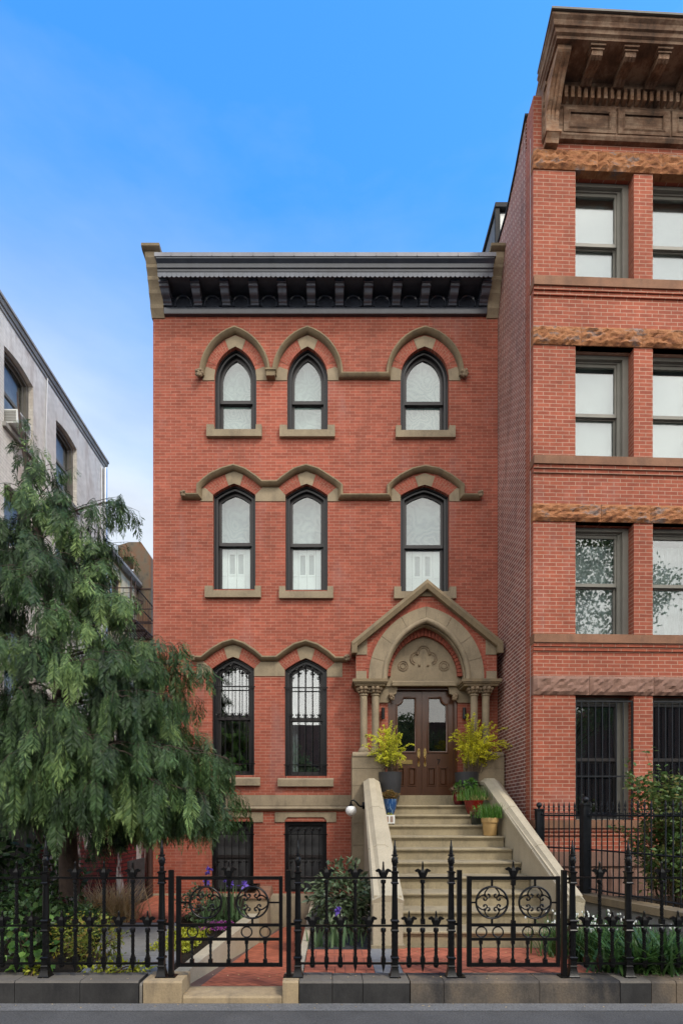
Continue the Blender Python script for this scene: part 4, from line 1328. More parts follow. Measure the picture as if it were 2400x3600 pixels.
m.tube([(fx0+.02, 15.5, 8.6), (fx0+.6, 16.0, 7.5)], .018, 5); m.tube([(fx0+.02, 16.4, 6.6), (fx1-.05, 16.4, 7.45)], .025, 5); m.tube([(fx0+.02, 15.5, 6.6), (fx1-.05, 15.5, 7.45)], .025, 5)
m.build('ladder', M['rust'], fe)
m = MB(); m.lathe([(.10, 0), (.14, .2), (.15, .2), (.15, .23)], (-6.05, 15.75, fzp+.002), 10)
fp = m.build('flower_pot', M['rust'], None); tag(fp, 'small rust brown pot on the fire escape platform', 'pot')

annex = thing('red_brick_annex', 'low red painted brick wall with peeling white patches behind the evergreen', 'building', (-4.5, 9.2, 0))
m = MB()
m.box(-5.35, -3.635, 9.1, 10.42, -.5, 3.4)
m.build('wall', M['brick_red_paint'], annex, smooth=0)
m = MB(); m.box(-3.634, -3.605, 9.4, 10.2, -.45, .95); m.build('parging', plain('black_parging', (.035, .035, .036), .85, vary=.4, scale=14, bump=1.0, bscale=25), annex)
m = MB(); m.box(-5.40, -3.64, 9.05, 10.425, 3.402, 3.5); m.build('coping', M['grey_trim_dark'], annex)
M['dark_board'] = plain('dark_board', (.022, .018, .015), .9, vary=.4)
fence_b = thing('board_fence', 'dark stained board fence in deep shade behind the leafy vines', 'fence', (-6.6, 8.6, 0))
for k in range(16):
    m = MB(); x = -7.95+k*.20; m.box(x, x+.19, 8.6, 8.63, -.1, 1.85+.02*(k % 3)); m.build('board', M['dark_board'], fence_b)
m = MB(); m.box(-7.95, -4.76, 8.64, 8.69, .4, .5); m.box(-7.95, -4.76, 8.64, 8.69, 1.4, 1.5); m.build('rail', M['rust'], fence_b)
# ================================================================== ground, pavement, kerb, paths
def struct(o, **k): return tag(o, kind='structure')
m = MB(); m.add([(-260, -260, -.62), (260, -260, -.62), (260, 400, -.62), (-260, 400, -.62)], [(0, 1, 2, 3)]); struct(m.build('ground', M['earth']))
m = MB(); m.box(-40, 40, -1.6, 4.978, -.5, 0); struct(m.build('pavement', M['pavement']))
m = MB(); m.add([(-40, 4.79, .004), (40, 4.80, .004), (40, 4.977, .005), (-40, 4.977, .005)], [(0, 1, 2, 3)]); struct(m.build('gutter_strip', pavement_mat('smooth_cement', (.125, .122, .116), (.17, .167, .16))))
m = MB(); m.box(-60, 60, -10.5, -1.604, -.5, -.13); struct(m.build('road', M['asphalt']))
m = MB(); m.box(-60, 60, -15, -10.504, -.5, 0.0); struct(m.build('pavement', M['pavement']))

kx = lambda p: (p-CX)/371.7
def kerb(a, b, zt, mt, y0=4.98, y1=5.25):
    m = MB(); xa, xb = kx(a), kx(b)
    e = .012; w = random.uniform(-.004, .004)
    m.prismx([(y0, -.3), (y0+w, zt-e*1.6), (y0+e+w, zt), (y1, zt+random.uniform(-.004, .004)), (y1, -.3)], xa+.003, xb-.003)
    return struct(m.build('kerb', mt, smooth=0))
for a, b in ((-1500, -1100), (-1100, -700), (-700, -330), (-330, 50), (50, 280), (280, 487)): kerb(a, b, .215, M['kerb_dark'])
kerb(489, 500, .19, M['kerb_top'])
kerb(502, 640, .215, M['kerb_tan'], y1=5.285)
kerb(640, 992, .07, M['kerb_tan'], y0=4.985, y1=5.288)
kerb(992, 1050, .215, M['kerb_tan'])
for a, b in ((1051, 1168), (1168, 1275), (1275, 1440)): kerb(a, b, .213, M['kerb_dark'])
for a, b in ((1442, 1560), (1560, 1897), (1897, 2180), (2290, 2377), (2377, 2700), (2700, 3050), (3050, 3500)): kerb(a, b, .213, M['kerb_mixed'])
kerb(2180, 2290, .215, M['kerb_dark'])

def clip(poly, a, b, c):         # keep a*x+b*y <= c
    out = []
    for i in range(len(poly)):
        p, q = poly[i-1], poly[i]
        dp, dq = a*p[0]+b*p[1]-c, a*q[0]+b*q[1]-c
        if (dp <= 0) != (dq <= 0):
            t = dp/(dp-dq); out.append((p[0]+(q[0]-p[0])*t, p[1]+(q[1]-p[1])*t))
        if dq <= 0: out.append(q)
    return out
def paving(name, region, zf, angle=0.0, w=.095):
    """herringbone of clay pavers clipped to a convex region (counter-clockwise), z = zf(x, y)"""
    m = MB()
    g = .003
    cs, sn = math.cos(angle), math.sin(angle)
    ox, oy = region[0]
    for i in range(-60, 61):
        for j in range(-60, 61):
            k4 = (i-j) % 4
            if k4 not in (0, 3): continue
            for r in ((i*w, j*w, 2*w, w) if k4 == 0 else (i*w, j*w, w, 2*w),):
                q = [(r[0]+g, r[1]+g), (r[0]+r[2]-g, r[1]+g), (r[0]+r[2]-g, r[1]+r[3]-g), (r[0]+g, r[1]+r[3]-g)]
                q = [(ox+a*cs-b*sn, oy+a*sn+b*cs) for a, b in q]
                for k in range(len(region)):
                    a, b = region[k], region[(k+1) % len(region)]
                    nx, ny = (b[1]-a[1]), -(b[0]-a[0])
                    q = clip(q, nx, ny, nx*a[0]+ny*a[1])
                    if len(q) < 3: break
                if len(q) >= 3:
                    dz = random.uniform(0, .002)
                    m.add([(a, b, zf(a, b)+dz) for a, b in q], [tuple(range(len(q)))])
    o = m.build(name, M['paver'], smooth=0); struct(o)
    me = o.data
    return o
def joint_sheet(region, zf):
    m = MB(); n = len(region)
    m.add([(a, b, zf(a, b)-.005) for a, b in region]+[(a, b, -.6) for a, b in region], [tuple(range(n))]+[(i, (i+1) % n, n+(i+1) % n, n+i) for i in range(n)])
    struct(m.build('path', M['paver_joint'], smooth=0))
zr = lambda x, y: .066 if y < 5.5 else .066-(y-5.5)*.103
R1 = [(-1.46, 5.29), (-.36, 5.29), (-.36, 10.36), (-1.0, 10.36), (-1.12, 8.4)]
zr2 = lambda x, y: .066-(y-5.29)*.098
joint_sheet(R1, zr2); paving('path', R1, zr2, rad(45))
R2 = [(-.275, 5.255), (.44, 5.255), (.44, 6.16), (-.275, 6.16)]
zf2 = lambda x, y: .208
joint_sheet(R2, zf2); paving('path', R2, zf2, rad(0), .105)
R3 = [(.73, 5.255), (2.78, 5.255), (2.62, 5.75), (2.62, 6.24), (.73, 6.24)]
joint_sheet(R3, zf2); paving('path', R3, zf2, rad(38), .10)
m = MB(); m.box(.445, .725, 5.255, 5.72, -.3, .206); m.box(.445, .725, 5.73, 6.24, -.3, .209); struct(m.build('flagstone_path', M['slate_flag'], smooth=0))
R4 = [(-3.3, 7.75), (-2.3, 7.75), (-2.2, 10.3), (-3.45, 10.3)]
joint_sheet(R4, lambda x, y: .20); paving('path', R4, lambda x, y: .20, rad(45))
m = MB()
for q in ([(-2.52, 5.27), (-1.66, 5.27), (-1.72, 5.95), (-2.66, 5.95)], [(-2.68, 5.96), (-1.73, 5.96), (-2.0, 6.75), (-2.95, 6.75)], [(-2.96, 6.76), (-2.02, 6.76), (-2.25, 7.73), (-3.3, 7.73)]):
    m.prismz(q, -.3, .196+random.uniform(0, .004))
struct(m.build('flagstone_path', M['slate_flag'], smooth=0))

# beds
def bed(poly, z, mt=None):
    m = MB(); m.prismz(poly, -.58, z); return struct(m.build('garden_bed', mt or M['soil'], smooth=0))
bed([(-8, 5.254), (-1.60, 5.254), (-1.30, 8.3), (-1.20, 10.36), (-8, 10.36)], .165)
bed([(-.27, 6.165), (.48, 6.165), (.48, 10.36), (-.27, 10.36)], .17, M['pebble'])
bed([(2.80, 5.254), (4.7, 5.254), (4.0, 7.4), (3.4, 8.5), (3.12, 8.5), (3.12, 6.2), (2.80, 6.2)], .17)
bed([(4.92, 5.254), (9, 5.254), (9, 8.58), (3.62, 8.58), (4.02, 7.9), (4.42, 6.7)], .46)

# low garden walls
gw = thing('garden_wall', 'low tan stone coping wall sloping in along the left side of the brick path', 'wall', (-1.45, 6.6, 0))
m = MB()
m.loft([(-1.60, 5.29, -.5), (-1.46, 5.29, -.5), (-1.46, 5.29, .20), (-1.60, 5.29, .20)], [(-1.30, 8.25, -.5), (-1.13, 8.25, -.5), (-1.13, 8.25, .235), (-1.30, 8.25, .235)])
m.build('coping', M['stone_light'], gw)
m = MB(); m.box(-1.36, -1.0, 8.252, 8.75, -.5, .47); pr = m.build('pier', M['stone'], gw)
m = MB(); m.loft([(-1.40, 8.22, .475), (-.96, 8.22, .475), (-.96, 8.80, .475), (-1.40, 8.80, .475)], [(-1.38, 8.24, .53), (-.98, 8.24, .53), (-.98, 8.78, .60), (-1.38, 8.78, .60)]); m.build('cap', M['brownstone'], pr)
tr = thing('boot_tray', 'black tray lying on the stone pier at the end of the path wall', 'tray', (-1.28, 8.5, .6))
m = MB(); m.box(-1.37, -1.17, 8.3, 8.7, .605, .622); m.build('base', M['iron'], tr)
m = MB()
for a in ((-1.37, -1.355, 8.3, 8.7), (-1.185, -1.17, 8.3, 8.7), (-1.354, -1.186, 8.3, 8.315), (-1.354, -1.186, 8.685, 8.7)): m.box(*a, .623, .65)
m.build('rim', M['iron'], tr)
ge = thing('garden_edging', 'straight tan stone edging between the brick path and the laurel bed', 'edging', (-.32, 7, 0))
m = MB(); m.box(-.358, -.282, 5.256, 8.9, -.5, .222); m.build('edging_stone', M['stone_light'], ge)
m = MB(); m.box(-.36, -.275, 8.902, 10.36, -.5, .20); m.build('end_stone', M['stone'], ge)

# retaining wall of the neighbour's yard with spiked railing
LINE = [(3.36, 8.50), (3.80, 7.86), (4.19, 6.74), (4.62, 5.5)]
rw = thing('retaining_wall', 'grey stuccoed yard wall with tan stone cap under the spiked railing at right', 'wall', (4.0, 7, 0))
def offset_line(L, d):
    out = []
    for i, p in enumerate(L):
        a = Vector(L[max(i-1, 0)]); b = Vector(L[min(i+1, len(L)-1)])
        t = (b-a).normalized(); n = Vector((-t.y, t.x))
        out.append((p[0]+n.x*d, p[1]+n.y*d))
    return out
def wallstrip(m, L, d0, d1, z0, z1):
    A, B = offset_line(L, d0), offset_line(L, d1)
    for i in range(len(L)-1):
        m.prismz([A[i], A[i+1], B[i+1], B[i]], z0, z1)
m = MB(); wallstrip(m, LINE, -.09, .12, -.5, .515); m.build('stucco', M['slate_flag'], rw)
m = MB(); wallstrip(m, LINE, -.14, .15, .517, .615); m.build('cap', M['stone_dark'], rw)
rail = thing('spiked_railing', 'thin blue black spiked iron railing with ball topped posts on the neighbour wall', 'railing', (3.8, 7.86, .6))
m = MB()
for i in range(3):
    a, b = Vector(LINE[i]), Vector(LINE[i+1])
    for z, t in ((1.775, .014), (1.27, .012), (.69, .013)):
        m.tube([(a.x, a.y, z), (b.x, b.y, z)], t, 4)
m.build('rail', M['iron_blue'], rail)
proto = None
for i, sp in ((0, .078), (1, .098), (2, .10)):
    a, b = Vector(LINE[i]), Vector(LINE[i+1])
    n = int((b-a).length/sp)
    for k in range(1, n):
        p = a+(b-a)*(k/n)
        if proto is None:
            m = MB()
            m.tube([(0, 0, .64), (0, 0, 1.84)], .0095, 5)
            m.lathe([(.01, 0), (.017, .01), (.017, .03), (.009, .045), (.018, .065), (.014, .09), (.001, .15)], (0, 0, 1.84), 6)
            m.lathe([(.005, -.012), (.016, 0), (.005, .012)], (.028, 0, 1.805), 6); m.lathe([(.005, -.012), (.016, 0), (.005, .012)], (-.028, 0, 1.805), 6)
            proto = m.build('picket', M['iron_blue'], rail, local=True)
            c = proto
        else:
            c = proto.copy(); COL.objects.link(c); c.parent = rail
        c.location = (p.x-3.8, p.y-7.86, -.6)
for (x, y, top, w) in ((LINE[0][0], LINE[0][1], 1.86, .052), (LINE[1][0], LINE[1][1], 1.93, .052)):
    m = MB(); m.box(x-w, x+w, y-w, y+w, .61, top); m.box(x-w-.012, x+w+.012, y-w-.012, y+w+.012, top, top+.022)
    m.lathe([(.02, .02), (.02, .04)], (x, y, top), 8); m.ball((x, y, top+.082), .045, 12, 8)
    m.build('post', M['iron_blue'], rail)

# ================================================================== iron fence and gates
YG = 5.12
FS = 361.3
gx = lambda p: (p-CX)/FS
gz = lambda p: EYE-(p-HY)/FS
u4 = lambda p: gz(2600+p/1.96)           # rows measured in a 1.96x crop
KB = .214

def head(m, zblk, ztip, w=.024):
    """spear head with two curled leaves standing on a block"""
    m.box(-w, w, -w, w, zblk, zblk+.062)
    m.lathe([(w*1.25, .062), (w*1.05, .075), (w*.75, .085), (.0135, .10), (.009, (ztip-zblk)-.022), (.012, (ztip-zblk)-.016), (.002, ztip-zblk)], (0, 0, zblk), 4, PI/4)
    for q in (-1, 1):
        leaf = [(.016, .045), (.022, .085), (.045, .098), (.078, .080), (.074, .068), (.060, .062), (.052, .066), (.046, .052), (.036, .030), (.026, .004)]
        pl = [(q*a, zblk+.0+b) for a, b in leaf]
        m.prism(pl if q < 0 else pl[::-1], -.010, .010)
def collar(m, z, r, h=.028):
    m.lathe([(r*.7, -h), (r, -h*.8), (r, -h*.2), (r*.7, 0)], (0, 0, z), 8)
def shaft(m, z0, z1, r):
    n = max(6, int((z1-z0)/.012)); pr = [(r, z0+(z1-z0)*k/n) for k in range(n+1)]
    m.lathe(pr, (0, 0, 0), 4, 0, 95)
def tall_mesh():
    m = MB()
    head(m, 1.170, 1.339)
    collar(m, 1.160, .025, .04); shaft(m, .775, 1.125, .0175)
    m.box(-.021, .021, -.021, .021, .728, .775); collar(m, .690, .026, .045); shaft(m, .43, .65, .0175)
    m.box(-.022, .022, -.022, .022, .355, .40); m.lathe([(.018, .40), (.024, .405), (.018, .43)], (0, 0, 0), 4, PI/4)
    m.lathe([(.001, .252), (.022, .32), (.022, .335)], (0, 0, 0), 4, PI/4)
    return m
def short_mesh():
    m = MB()
    head(m, .705, .858)
    collar(m, .690, .026, .045); shaft(m, .43, .65, .0175)
    m.box(-.022, .022, -.022, .022, .355, .40); m.lathe([(.018, .40), (.024, .405), (.018, .43)], (0, 0, 0), 4, PI/4)
    m.lathe([(.004, .300), (.018, .306), (.027, .325), (.027, .335)], (0, 0, 0), 8)
    return m
def post_mesh():
    m = MB()
    q = PI/4
    r2 = math.sqrt(2)
    m.lathe([(.052*r2, KB), (.052*r2, KB+.012), (.044*r2, KB+.02), (.030*r2, KB+.095), (.036*r2, KB+.105), (.030*r2, KB+.118)], (0, 0, 0), 4, q)
    z = lambda p: u4(p)
    m.lathe([(.029*r2, z(1572)), (.029*r2, z(1515)), (.039*r2, z(1510)), (.039*r2, z(1500)), (.029*r2, z(1494))], (0, 0, 0), 4, q)
    n = 22; z0, z1 = z(1493), z(1325)
    m.lathe([(.0325, z0+(z1-z0)*k/n) for k in range(n+1)], (0, 0, 0), 8, 0, 14)
    m.lathe([(.036*r2, z(1324)), (.036*r2, z(1314)), (.030*r2, z(1308)), (.030*r2, z(1262)), (.039*r2, z(1256)), (.039*r2, z(1247)), (.030*r2, z(1240))], (0, 0, 0), 4, q)
    m.lathe([(.032, z(1239)), (.030, z(1150)), (.026, z(1010)), (.028, z(998))], (0, 0, 0), 8, PI/8)
    m.lathe([(.034*r2, z(996)), (.034*r2, z(988)), (.027*r2, z(982)), (.027*r2, z(924)), (.035*r2, z(919)), (.035*r2, z(911)), (.02*r2, z(907))], (0, 0, 0), 4, q)
    m.lathe([(.022, z(908)), (.024, z(880)), (.020, z(876)), (.026, z(862)), (.032, z(838)), (.031, z(825)), (.022, z(810)), (.020, z(806)), (.033, z(802)), (.033, z(796)), (.018, z(792)), (.019, z(775)), (.013, z(755)), (.014, z(740)), (.010, z(735)), (.006, z(702)), (.001, z(692))], (0, 0, 0), 10)
    for k in range(14):
        a = k*2.4; zz = z(850)+(z(815)-z(850))*k/14
        m.ball((.031*math.cos(a), .031*math.sin(a), zz), .006, 5, 4)
    return m
def fence(label, posts, talls, shorts, x0, x1, urns=()):
    X0 = gx((x0+x1)/2)
    t = thing('iron_fence', label, 'fence', (X0, YG, KB), 'black iron fence sections')
    m = MB()
    for p in (955, 1285, 1545):
        z = u4(p)
        m.box(gx(x0), gx(x1), YG-.014, YG+.014, z-.009, z+.009)
    m.build('rail', M['iron'], t)
    def put(name, proto, p):
        if proto.get(name) is None:
            proto[name] = {'post': post_mesh, 'picket': tall_mesh, 'short_picket': short_mesh}[name]().build(name, M['iron'], None, local=True, smooth=35)
            c = proto[name]
        else:
            c = proto[name].copy(); COL.objects.link(c)
        c.parent = t; c.location = (gx(p)-X0, 0, -KB)
        return c
    for p in posts: put('post', PROTO, p)
    for p in talls: put('picket', PROTO, p)
    for p in shorts: put('short_picket', PROTO, p)
    return t
PROTO = {}
fence('black iron fence with twisted pickets below the evergreen tree, left of both gates', [161, 569, -247, -655], [58.7, 265, 366, 467, -45, -145, -350, -450, -555], [8, 111, 217, 316, 418, 519, -92, -195, -300, -400, -500, -605], -655, 569)
fence('black iron fence between the two gates, in front of the laurel bush', [1047, 1387, 1585], [1147.4, 1248.5, 1347, 1485], [1098, 1196, 1297, 1437, 1532], 1047, 1585)
fence('black iron fence right of both gates, in front of the white flowers', [2011, 2207, 2615, 3023], [2106.6, 2325, 2440, 2530, 2715, 2815, 2915], [2060, 2151, 2263, 2382, 2485, 2572, 2665, 2765, 2865, 2965], 2011, 3023)

def gate(label, xl, xr, hinge, latch, rings, small, low, cpost):
    X0 = gx((xl+xr)/2)
    t = thing('iron_gate', label, 'gate', (X0, YG, .3), 'black iron gates')
    m = MB(); b = .018
    zt, z1, z2, z0 = gz(3088), gz(3253), gz(3303), gz(3393)
    a, c = gx(xl), gx(xr)
    m.box(a, a+.045, YG-.014, YG+.014, z0-.018, zt+.018); m.box(c-.034, c, YG-.014, YG+.014, z0-.018, zt+.018)
    for z, h in ((zt, .016), (z1, .014), (z2, .013), (z0, .018)):
        m.box(a+.046, c-.035, YG-.012, YG+.012, z-h, z+h)
    m.build('gate_frame', M['iron'], t)
    for p, nm in ((hinge, 'hinge_post'), (latch, 'latch_post')):
        m = MB(); x = gx(p)
        m.box(x-.022, x+.022, YG-.022, YG+.022, KB, gz(3060))
        m.box(x-.05, x+.05, YG-.05, YG+.05, KB, KB+.012)
        s = -1 if p < (xl+xr)/2 else 1
        for z in (gz(3090), gz(3250)):
            q0, q1 = sorted((x+s*.021, x+s*.075)); m.box(q0, q1, YG-.008, YG+.008, z-.012, z+.012)
        m.build(nm, M['iron'], t)
    x = gx(cpost)
    m = MB(); head(m, 0, .165); m.v = [(vx+x, vy+YG, vz+zt+.012) for vx, vy, vz in m.v]
    m.box(x-.022, x+.022, YG-.011, YG+.011, z2+.014, z1-.015)
    mm = MB(); shaft(mm, z1+.02, zt-.03, .014); m.add([(vx+x, vy+YG, vz) for vx, vy, vz in mm.v], mm.f)
    m.box(x-.02, x+.02, YG-.018, YG+.018, zt-.07, zt-.017); m.box(x-.02, x+.02, YG-.018, YG+.018, z1+.015, z1+.045)
    m.build('finial_bar', M['iron'], t)
    for p in rings:
        m = MB(); cx, cz, R = gx(p), gz(3174), 57/FS-.004
        m.tube([(cx+R*math.cos(2*PI*k/36), YG, cz+R*math.sin(2*PI*k/36)) for k in range(37)], .0105, 6)
        m.box(cx-.009, cx+.009, YG-.008, YG+.008, cz+R+.008, zt-.017); m.box(cx-.009, cx+.009, YG-.008, YG+.008, z1+.015, cz-R-.008)
        edge = a+.046 if p < cpost else c-.035
        q0, q1 = sorted((edge, cx+(-R-.008 if p < cpost else R+.008))); m.box(q0, q1, YG-.007, YG+.007, cz-.008, cz+.008)
        for quad in range(4):
            for s in (-1, 1):
                base = rad(45+90*quad)
                pol = lambda d, r: (cx+R*r*math.cos(base+s*rad(d)), cz+R*r*math.sin(base+s*rad(d)))
                pts = [pol(33, .95), pol(26, .90), pol(14, .80), pol(5, .72)]
                # curl
                c0 = pol(17, .50)
                st = pol(4, .62)
                ang0 = math.atan2(st[1]-c0[1], st[0]-c0[0]); r0 = math.dist(st, c0)
                for k in range(9):
                    f = k/8
                    an = ang0-s*(-1)*f*PI*1.5*(-1)
                    r = r0*(1-.62*f)
                    pts.append((c0[0]+r*math.cos(an), c0[1]+r*math.sin(an)))
                m.tube([(q[0], YG, q[1]) for q in pts], [.0075]*4+[.0075]*5+[.008, .009, .010, .010], 5)
                pe = pts[-1]; m.ball((pe[0], YG, pe[1]), .011, 6, 5)
            d = pol(0, .66); m.box(d[0]-.009, d[0]+.009, YG-.010, YG+.010, d[1]-.009, d[1]+.009)
        m.build('scroll_ring', M['iron'], t, smooth=60)
    for p in small:
        m = MB(); cx, cz, R = gx(p), (z1+z2)/2, (z1-z2)/2-.018
        m.tube([(cx+R*math.cos(2*PI*k/20), YG, cz+R*math.sin(2*PI*k/20)) for k in range(21)], .0075, 6)
        m.build('ring', M['iron'], t, smooth=60)
    for p in low:
        m = MB(); x = gx(p)
        mm = MB(); shaft(mm, z0+.05, z2-.04, .0135); m.add([(vx+x, vy+YG, vz) for vx, vy, vz in mm.v], mm.f)
        m.box(x-.019, x+.019, YG-.017, YG+.017, z0+.0185, z0+.055); m.box(x-.016, x+.016, YG-.015, YG+.015, z2-.045, z2-.0135)
        m.build('baluster', M['iron'], t)
gate('black iron gate with scroll rings at the sunken brick path to the basement', 620, 993, 602, 1015, (723, 887), (677, 742, 867, 932), (675, 740, 804, 867, 932), 804.5)
gate('black iron gate with scroll rings at the foot of the stone stoop', 1640, 1967, 1981.6, 1613.6, (1728.4, 1879.6), (1691.5, 1749.5, 1854.7, 1913.4), (1689, 1751, 1802, 1853.5, 1915), 1803)
# ================================================================== plants
def fast_mesh(name, V, Q, mat, parent=None):
    """V (n,3) float, Q (m,k) int faces all with k corners"""
    off = np.array(root_loc(parent)) if parent is not None else np.zeros(3)
    me = bpy.data.meshes.new(name)
    n, mq, k = len(V), len(Q), Q.shape[1]
    me.vertices.add(n); me.vertices.foreach_set('co', (V-off).astype(np.float32).ravel())
    me.loops.add(mq*k); me.loops.foreach_set('vertex_index', Q.astype(np.int32).ravel())
    me.polygons.add(mq); me.polygons.foreach_set('loop_start', np.arange(0, mq*k, k, dtype=np.int32))
    me.update(calc_edges=True); me.validate()
    return link_mesh(name, me, mat, parent, smooth=0)

def unit(a):
    a = np.asarray(a, float)
    return a/np.maximum(np.linalg.norm(a, axis=-1, keepdims=True), 1e-9)

def leaf_arrays(P, D, N, L, W, fold=.12, wide=.45):
    """diamond leaves: base P, direction D, normal N, length L, width W -> 4 verts each"""
    P = np.asarray(P, float); D = unit(D); Sd = unit(np.cross(D, N)); N2 = np.cross(Sd, D)
    L = np.broadcast_to(np.asarray(L, float), (len(P),))[:, None]; W = np.broadcast_to(np.asarray(W, float), (len(P),))[:, None]
    mid = P+D*L*wide
    V = np.stack([P, mid+Sd*W/2+N2*W*fold, P+D*L-N2*L*.08, mid-Sd*W/2+N2*W*fold], 1).reshape(-1, 3)
    return V
def leaf_obj(name, mat, P, D, N, L, W, parent, fold=.12, wide=.45):
    V = leaf_arrays(P, D, N, L, W, fold, wide)
    return fast_mesh(name, V, np.arange(len(V)).reshape(-1, 4), mat, parent)
def round_leaf_obj(name, mat, P, D, N, L, W, parent):
    """broader six cornered leaves, folded along the midrib"""
    P = np.asarray(P, float); D = unit(D); Sd = unit(np.cross(D, N)); N2 = np.cross(Sd, D)
    n = len(P)
    L = np.broadcast_to(np.asarray(L, float), (n,))[:, None]; W = np.broadcast_to(np.asarray(W, float), (n,))[:, None]
    out = [P]
    for t, w in ((.18, .34), (.5, .5), (.82, .26)):
        out += [P+D*L*t+Sd*W*w+N2*W*.13-N2*L*t*t*.18]
    out.append(P+D*L-N2*L*.2)
    for t, w in ((.82, .26), (.5, .5), (.18, .34)):
        out += [P+D*L*t-Sd*W*w+N2*W*.13-N2*L*t*t*.18]
    V = np.stack(out, 1).reshape(-1, 3)
    # two quads either side sharing the midrib corner points
    b = np.arange(n)[:, None]*8
    Q = np.concatenate([b+np.array([[0, 1, 2, 4]]), b+np.array([[2, 3, 4, 4]])[:, :4]], 0)
    F4 = np.concatenate([b+np.array([[0, 1, 2, 3]]), b+np.array([[0, 3, 4, 5]]), b+np.array([[0, 5, 6, 7]])], 0)
    return fast_mesh(name, V, F4, mat, parent)

def blade_obj(name, mat, P, D, B, L, W, parent, seg=4, droop=1.0):
    """grass-like blades: start P, initial direction D, bending towards B"""
    P = np.asarray(P, float); D = unit(D); B = np.asarray(B, float); n = len(P)
    L = np.broadcast_to(np.asarray(L, float), (n,))[:, None]; W = np.broadcast_to(np.asarray(W, float), (n,))[:, None]
    Sd = unit(np.cross(D, B+np.array([0.001, 0.002, 0])))
    cols = []
    for i in range(seg+1):
        t = i/seg
        c = P+D*L*t+B*L*(t*t)*.5*droop
        w = W*(1-t**2)*.5*(.75 if i == 0 else 1)+.0004
        cols += [c-Sd*w, c+Sd*w]
    V = np.stack(cols, 1).reshape(-1, 3); k = 2*(seg+1)
    b = np.arange(n)[:, None]*k
    Q = np.concatenate([b+np.array([[2*i, 2*i+1, 2*i+3, 2*i+2]]) for i in range(seg)], 0)
    return fast_mesh(name, V, Q, mat, parent)

def rdir(n, up=0.0):
    v = rng.normal(size=(n, 3)); v = unit(v); v[:, 2] += up
    return unit(v)

# ------------------------------------------------------------------ the weeping evergreen
TY = 7.0
tree = thing('evergreen_tree', 'large drooping dark green evergreen tree filling the left front yard', 'tree', (X(245, TY), TY, .15))
tp = [(245, 3150, 7.0), (238, 2950, 7.0), (225, 2700, 7.0), (205, 2400, 7.02), (170, 2100, 7.05), (130, 1850, 7.08), (95, 1650, 7.1), (72, 1500, 7.1), (60, 1380, 7.1)]
TP = [Vector((X(a, c), c, Z(b, c))) for a, b, c in tp]
def trunk_at(z):
    for a, b in zip(TP[:-1], TP[1:]):
        if a.z <= z <= b.z:
            return a+(b-a)*((z-a.z)/(b.z-a.z))
    return TP[0] if z < TP[0].z else TP[-1]
m = MB()
m.tube(TP, [.13, .115, .10, .085, .07, .05, .035, .018, .006], 10)
bp = [(228, 2975, 6.98), (190, 2990, 6.9), (150, 2960, 6.85), (118, 2900, 6.8), (100, 2840, 6.8)]
m.tube([Vector((X(a, c), c, Z(b, c))) for a, b, c in bp], [.05, .045, .04, .035, .03], 7)
limbs = []
# silhouette limbs: photo position of the tip, depth, photo row where it leaves the trunk
spec = [(95,1590,6.9,1700), (150,1640,6.8,1760), (215,1735,6.7,1830), (150,1760,6.5,1850), (425,1762,6.9,1850), (250,1820,6.6,1900), (60,1700,6.5,1800),
        (395,1915,7.1,1985), (330,1905,6.8,1970), (352,1985,6.7,2040), (290,2050,6.4,2080), (345,2090,7.0,2130), (330,2200,6.3,2220),
        (430,2265,7.2,2295), (520,2270,6.9,2310), (612,2275,6.8,2330), (712,2345,6.8,2390), (560,2330,6.4,2400), (655,2440,7.0,2480), (560,2440,6.2,2500),
        (610,2470,7.3,2500), (628,2540,6.6,2560), (712,2600,6.9,2610), (800,2668,6.6,2640), (760,2725,6.9,2690), (690,2650,6.2,2650), (600,2640,6.0,2650),
        (800,2850,6.8,2760), (735,2800,6.4,2740), (650,2780,6.1,2730), (700,2870,7.2,2790), (560,2760,5.9,2720), (600,2850,6.6,2790), (480,2790,6.0,2740), (500,2870,7.0,2820), (790,2760,7.1,2700), (440,2930,6.8,2880),
        (440,2100,6.3,2160), (420,2300,6.1,2330), (430,2450,5.95,2480), (300,2330,5.9,2360), (240,2480,5.8,2500), (330,2600,5.8,2600), (420,2640,5.8,2640), (200,2650,5.75,2640), (120,2560,5.8,2560), (60,2420,5.9,2450), (40,2650,5.8,2640), (-40,2560,6.0,2560), (10,2250,6.0,2290), (110,2250,5.9,2280), (200,2150,6.0,2180),
        (-60,2350,6.4,2380), (-80,2080,6.5,2120), (0,1990,6.2,2020), (90,2030,6.0,2060), (190,1960,6.1,1990), (0,1830,6.6,1880), (90,1880,6.3,1900), (-60,1900,6.8,1930),
        (120,2760,5.8,2730), (30,2770,5.9,2740), (230,2790,5.8,2740), (330,2770,5.75,2730), (-90,2700,6.1,2680), (-120,2450,6.6,2470)]
for a, b, c, o in spec:
    limbs.append((trunk_at(Z(o, 7.0)), Vector((X(a, c), c, Z(b, c))), 1.0))
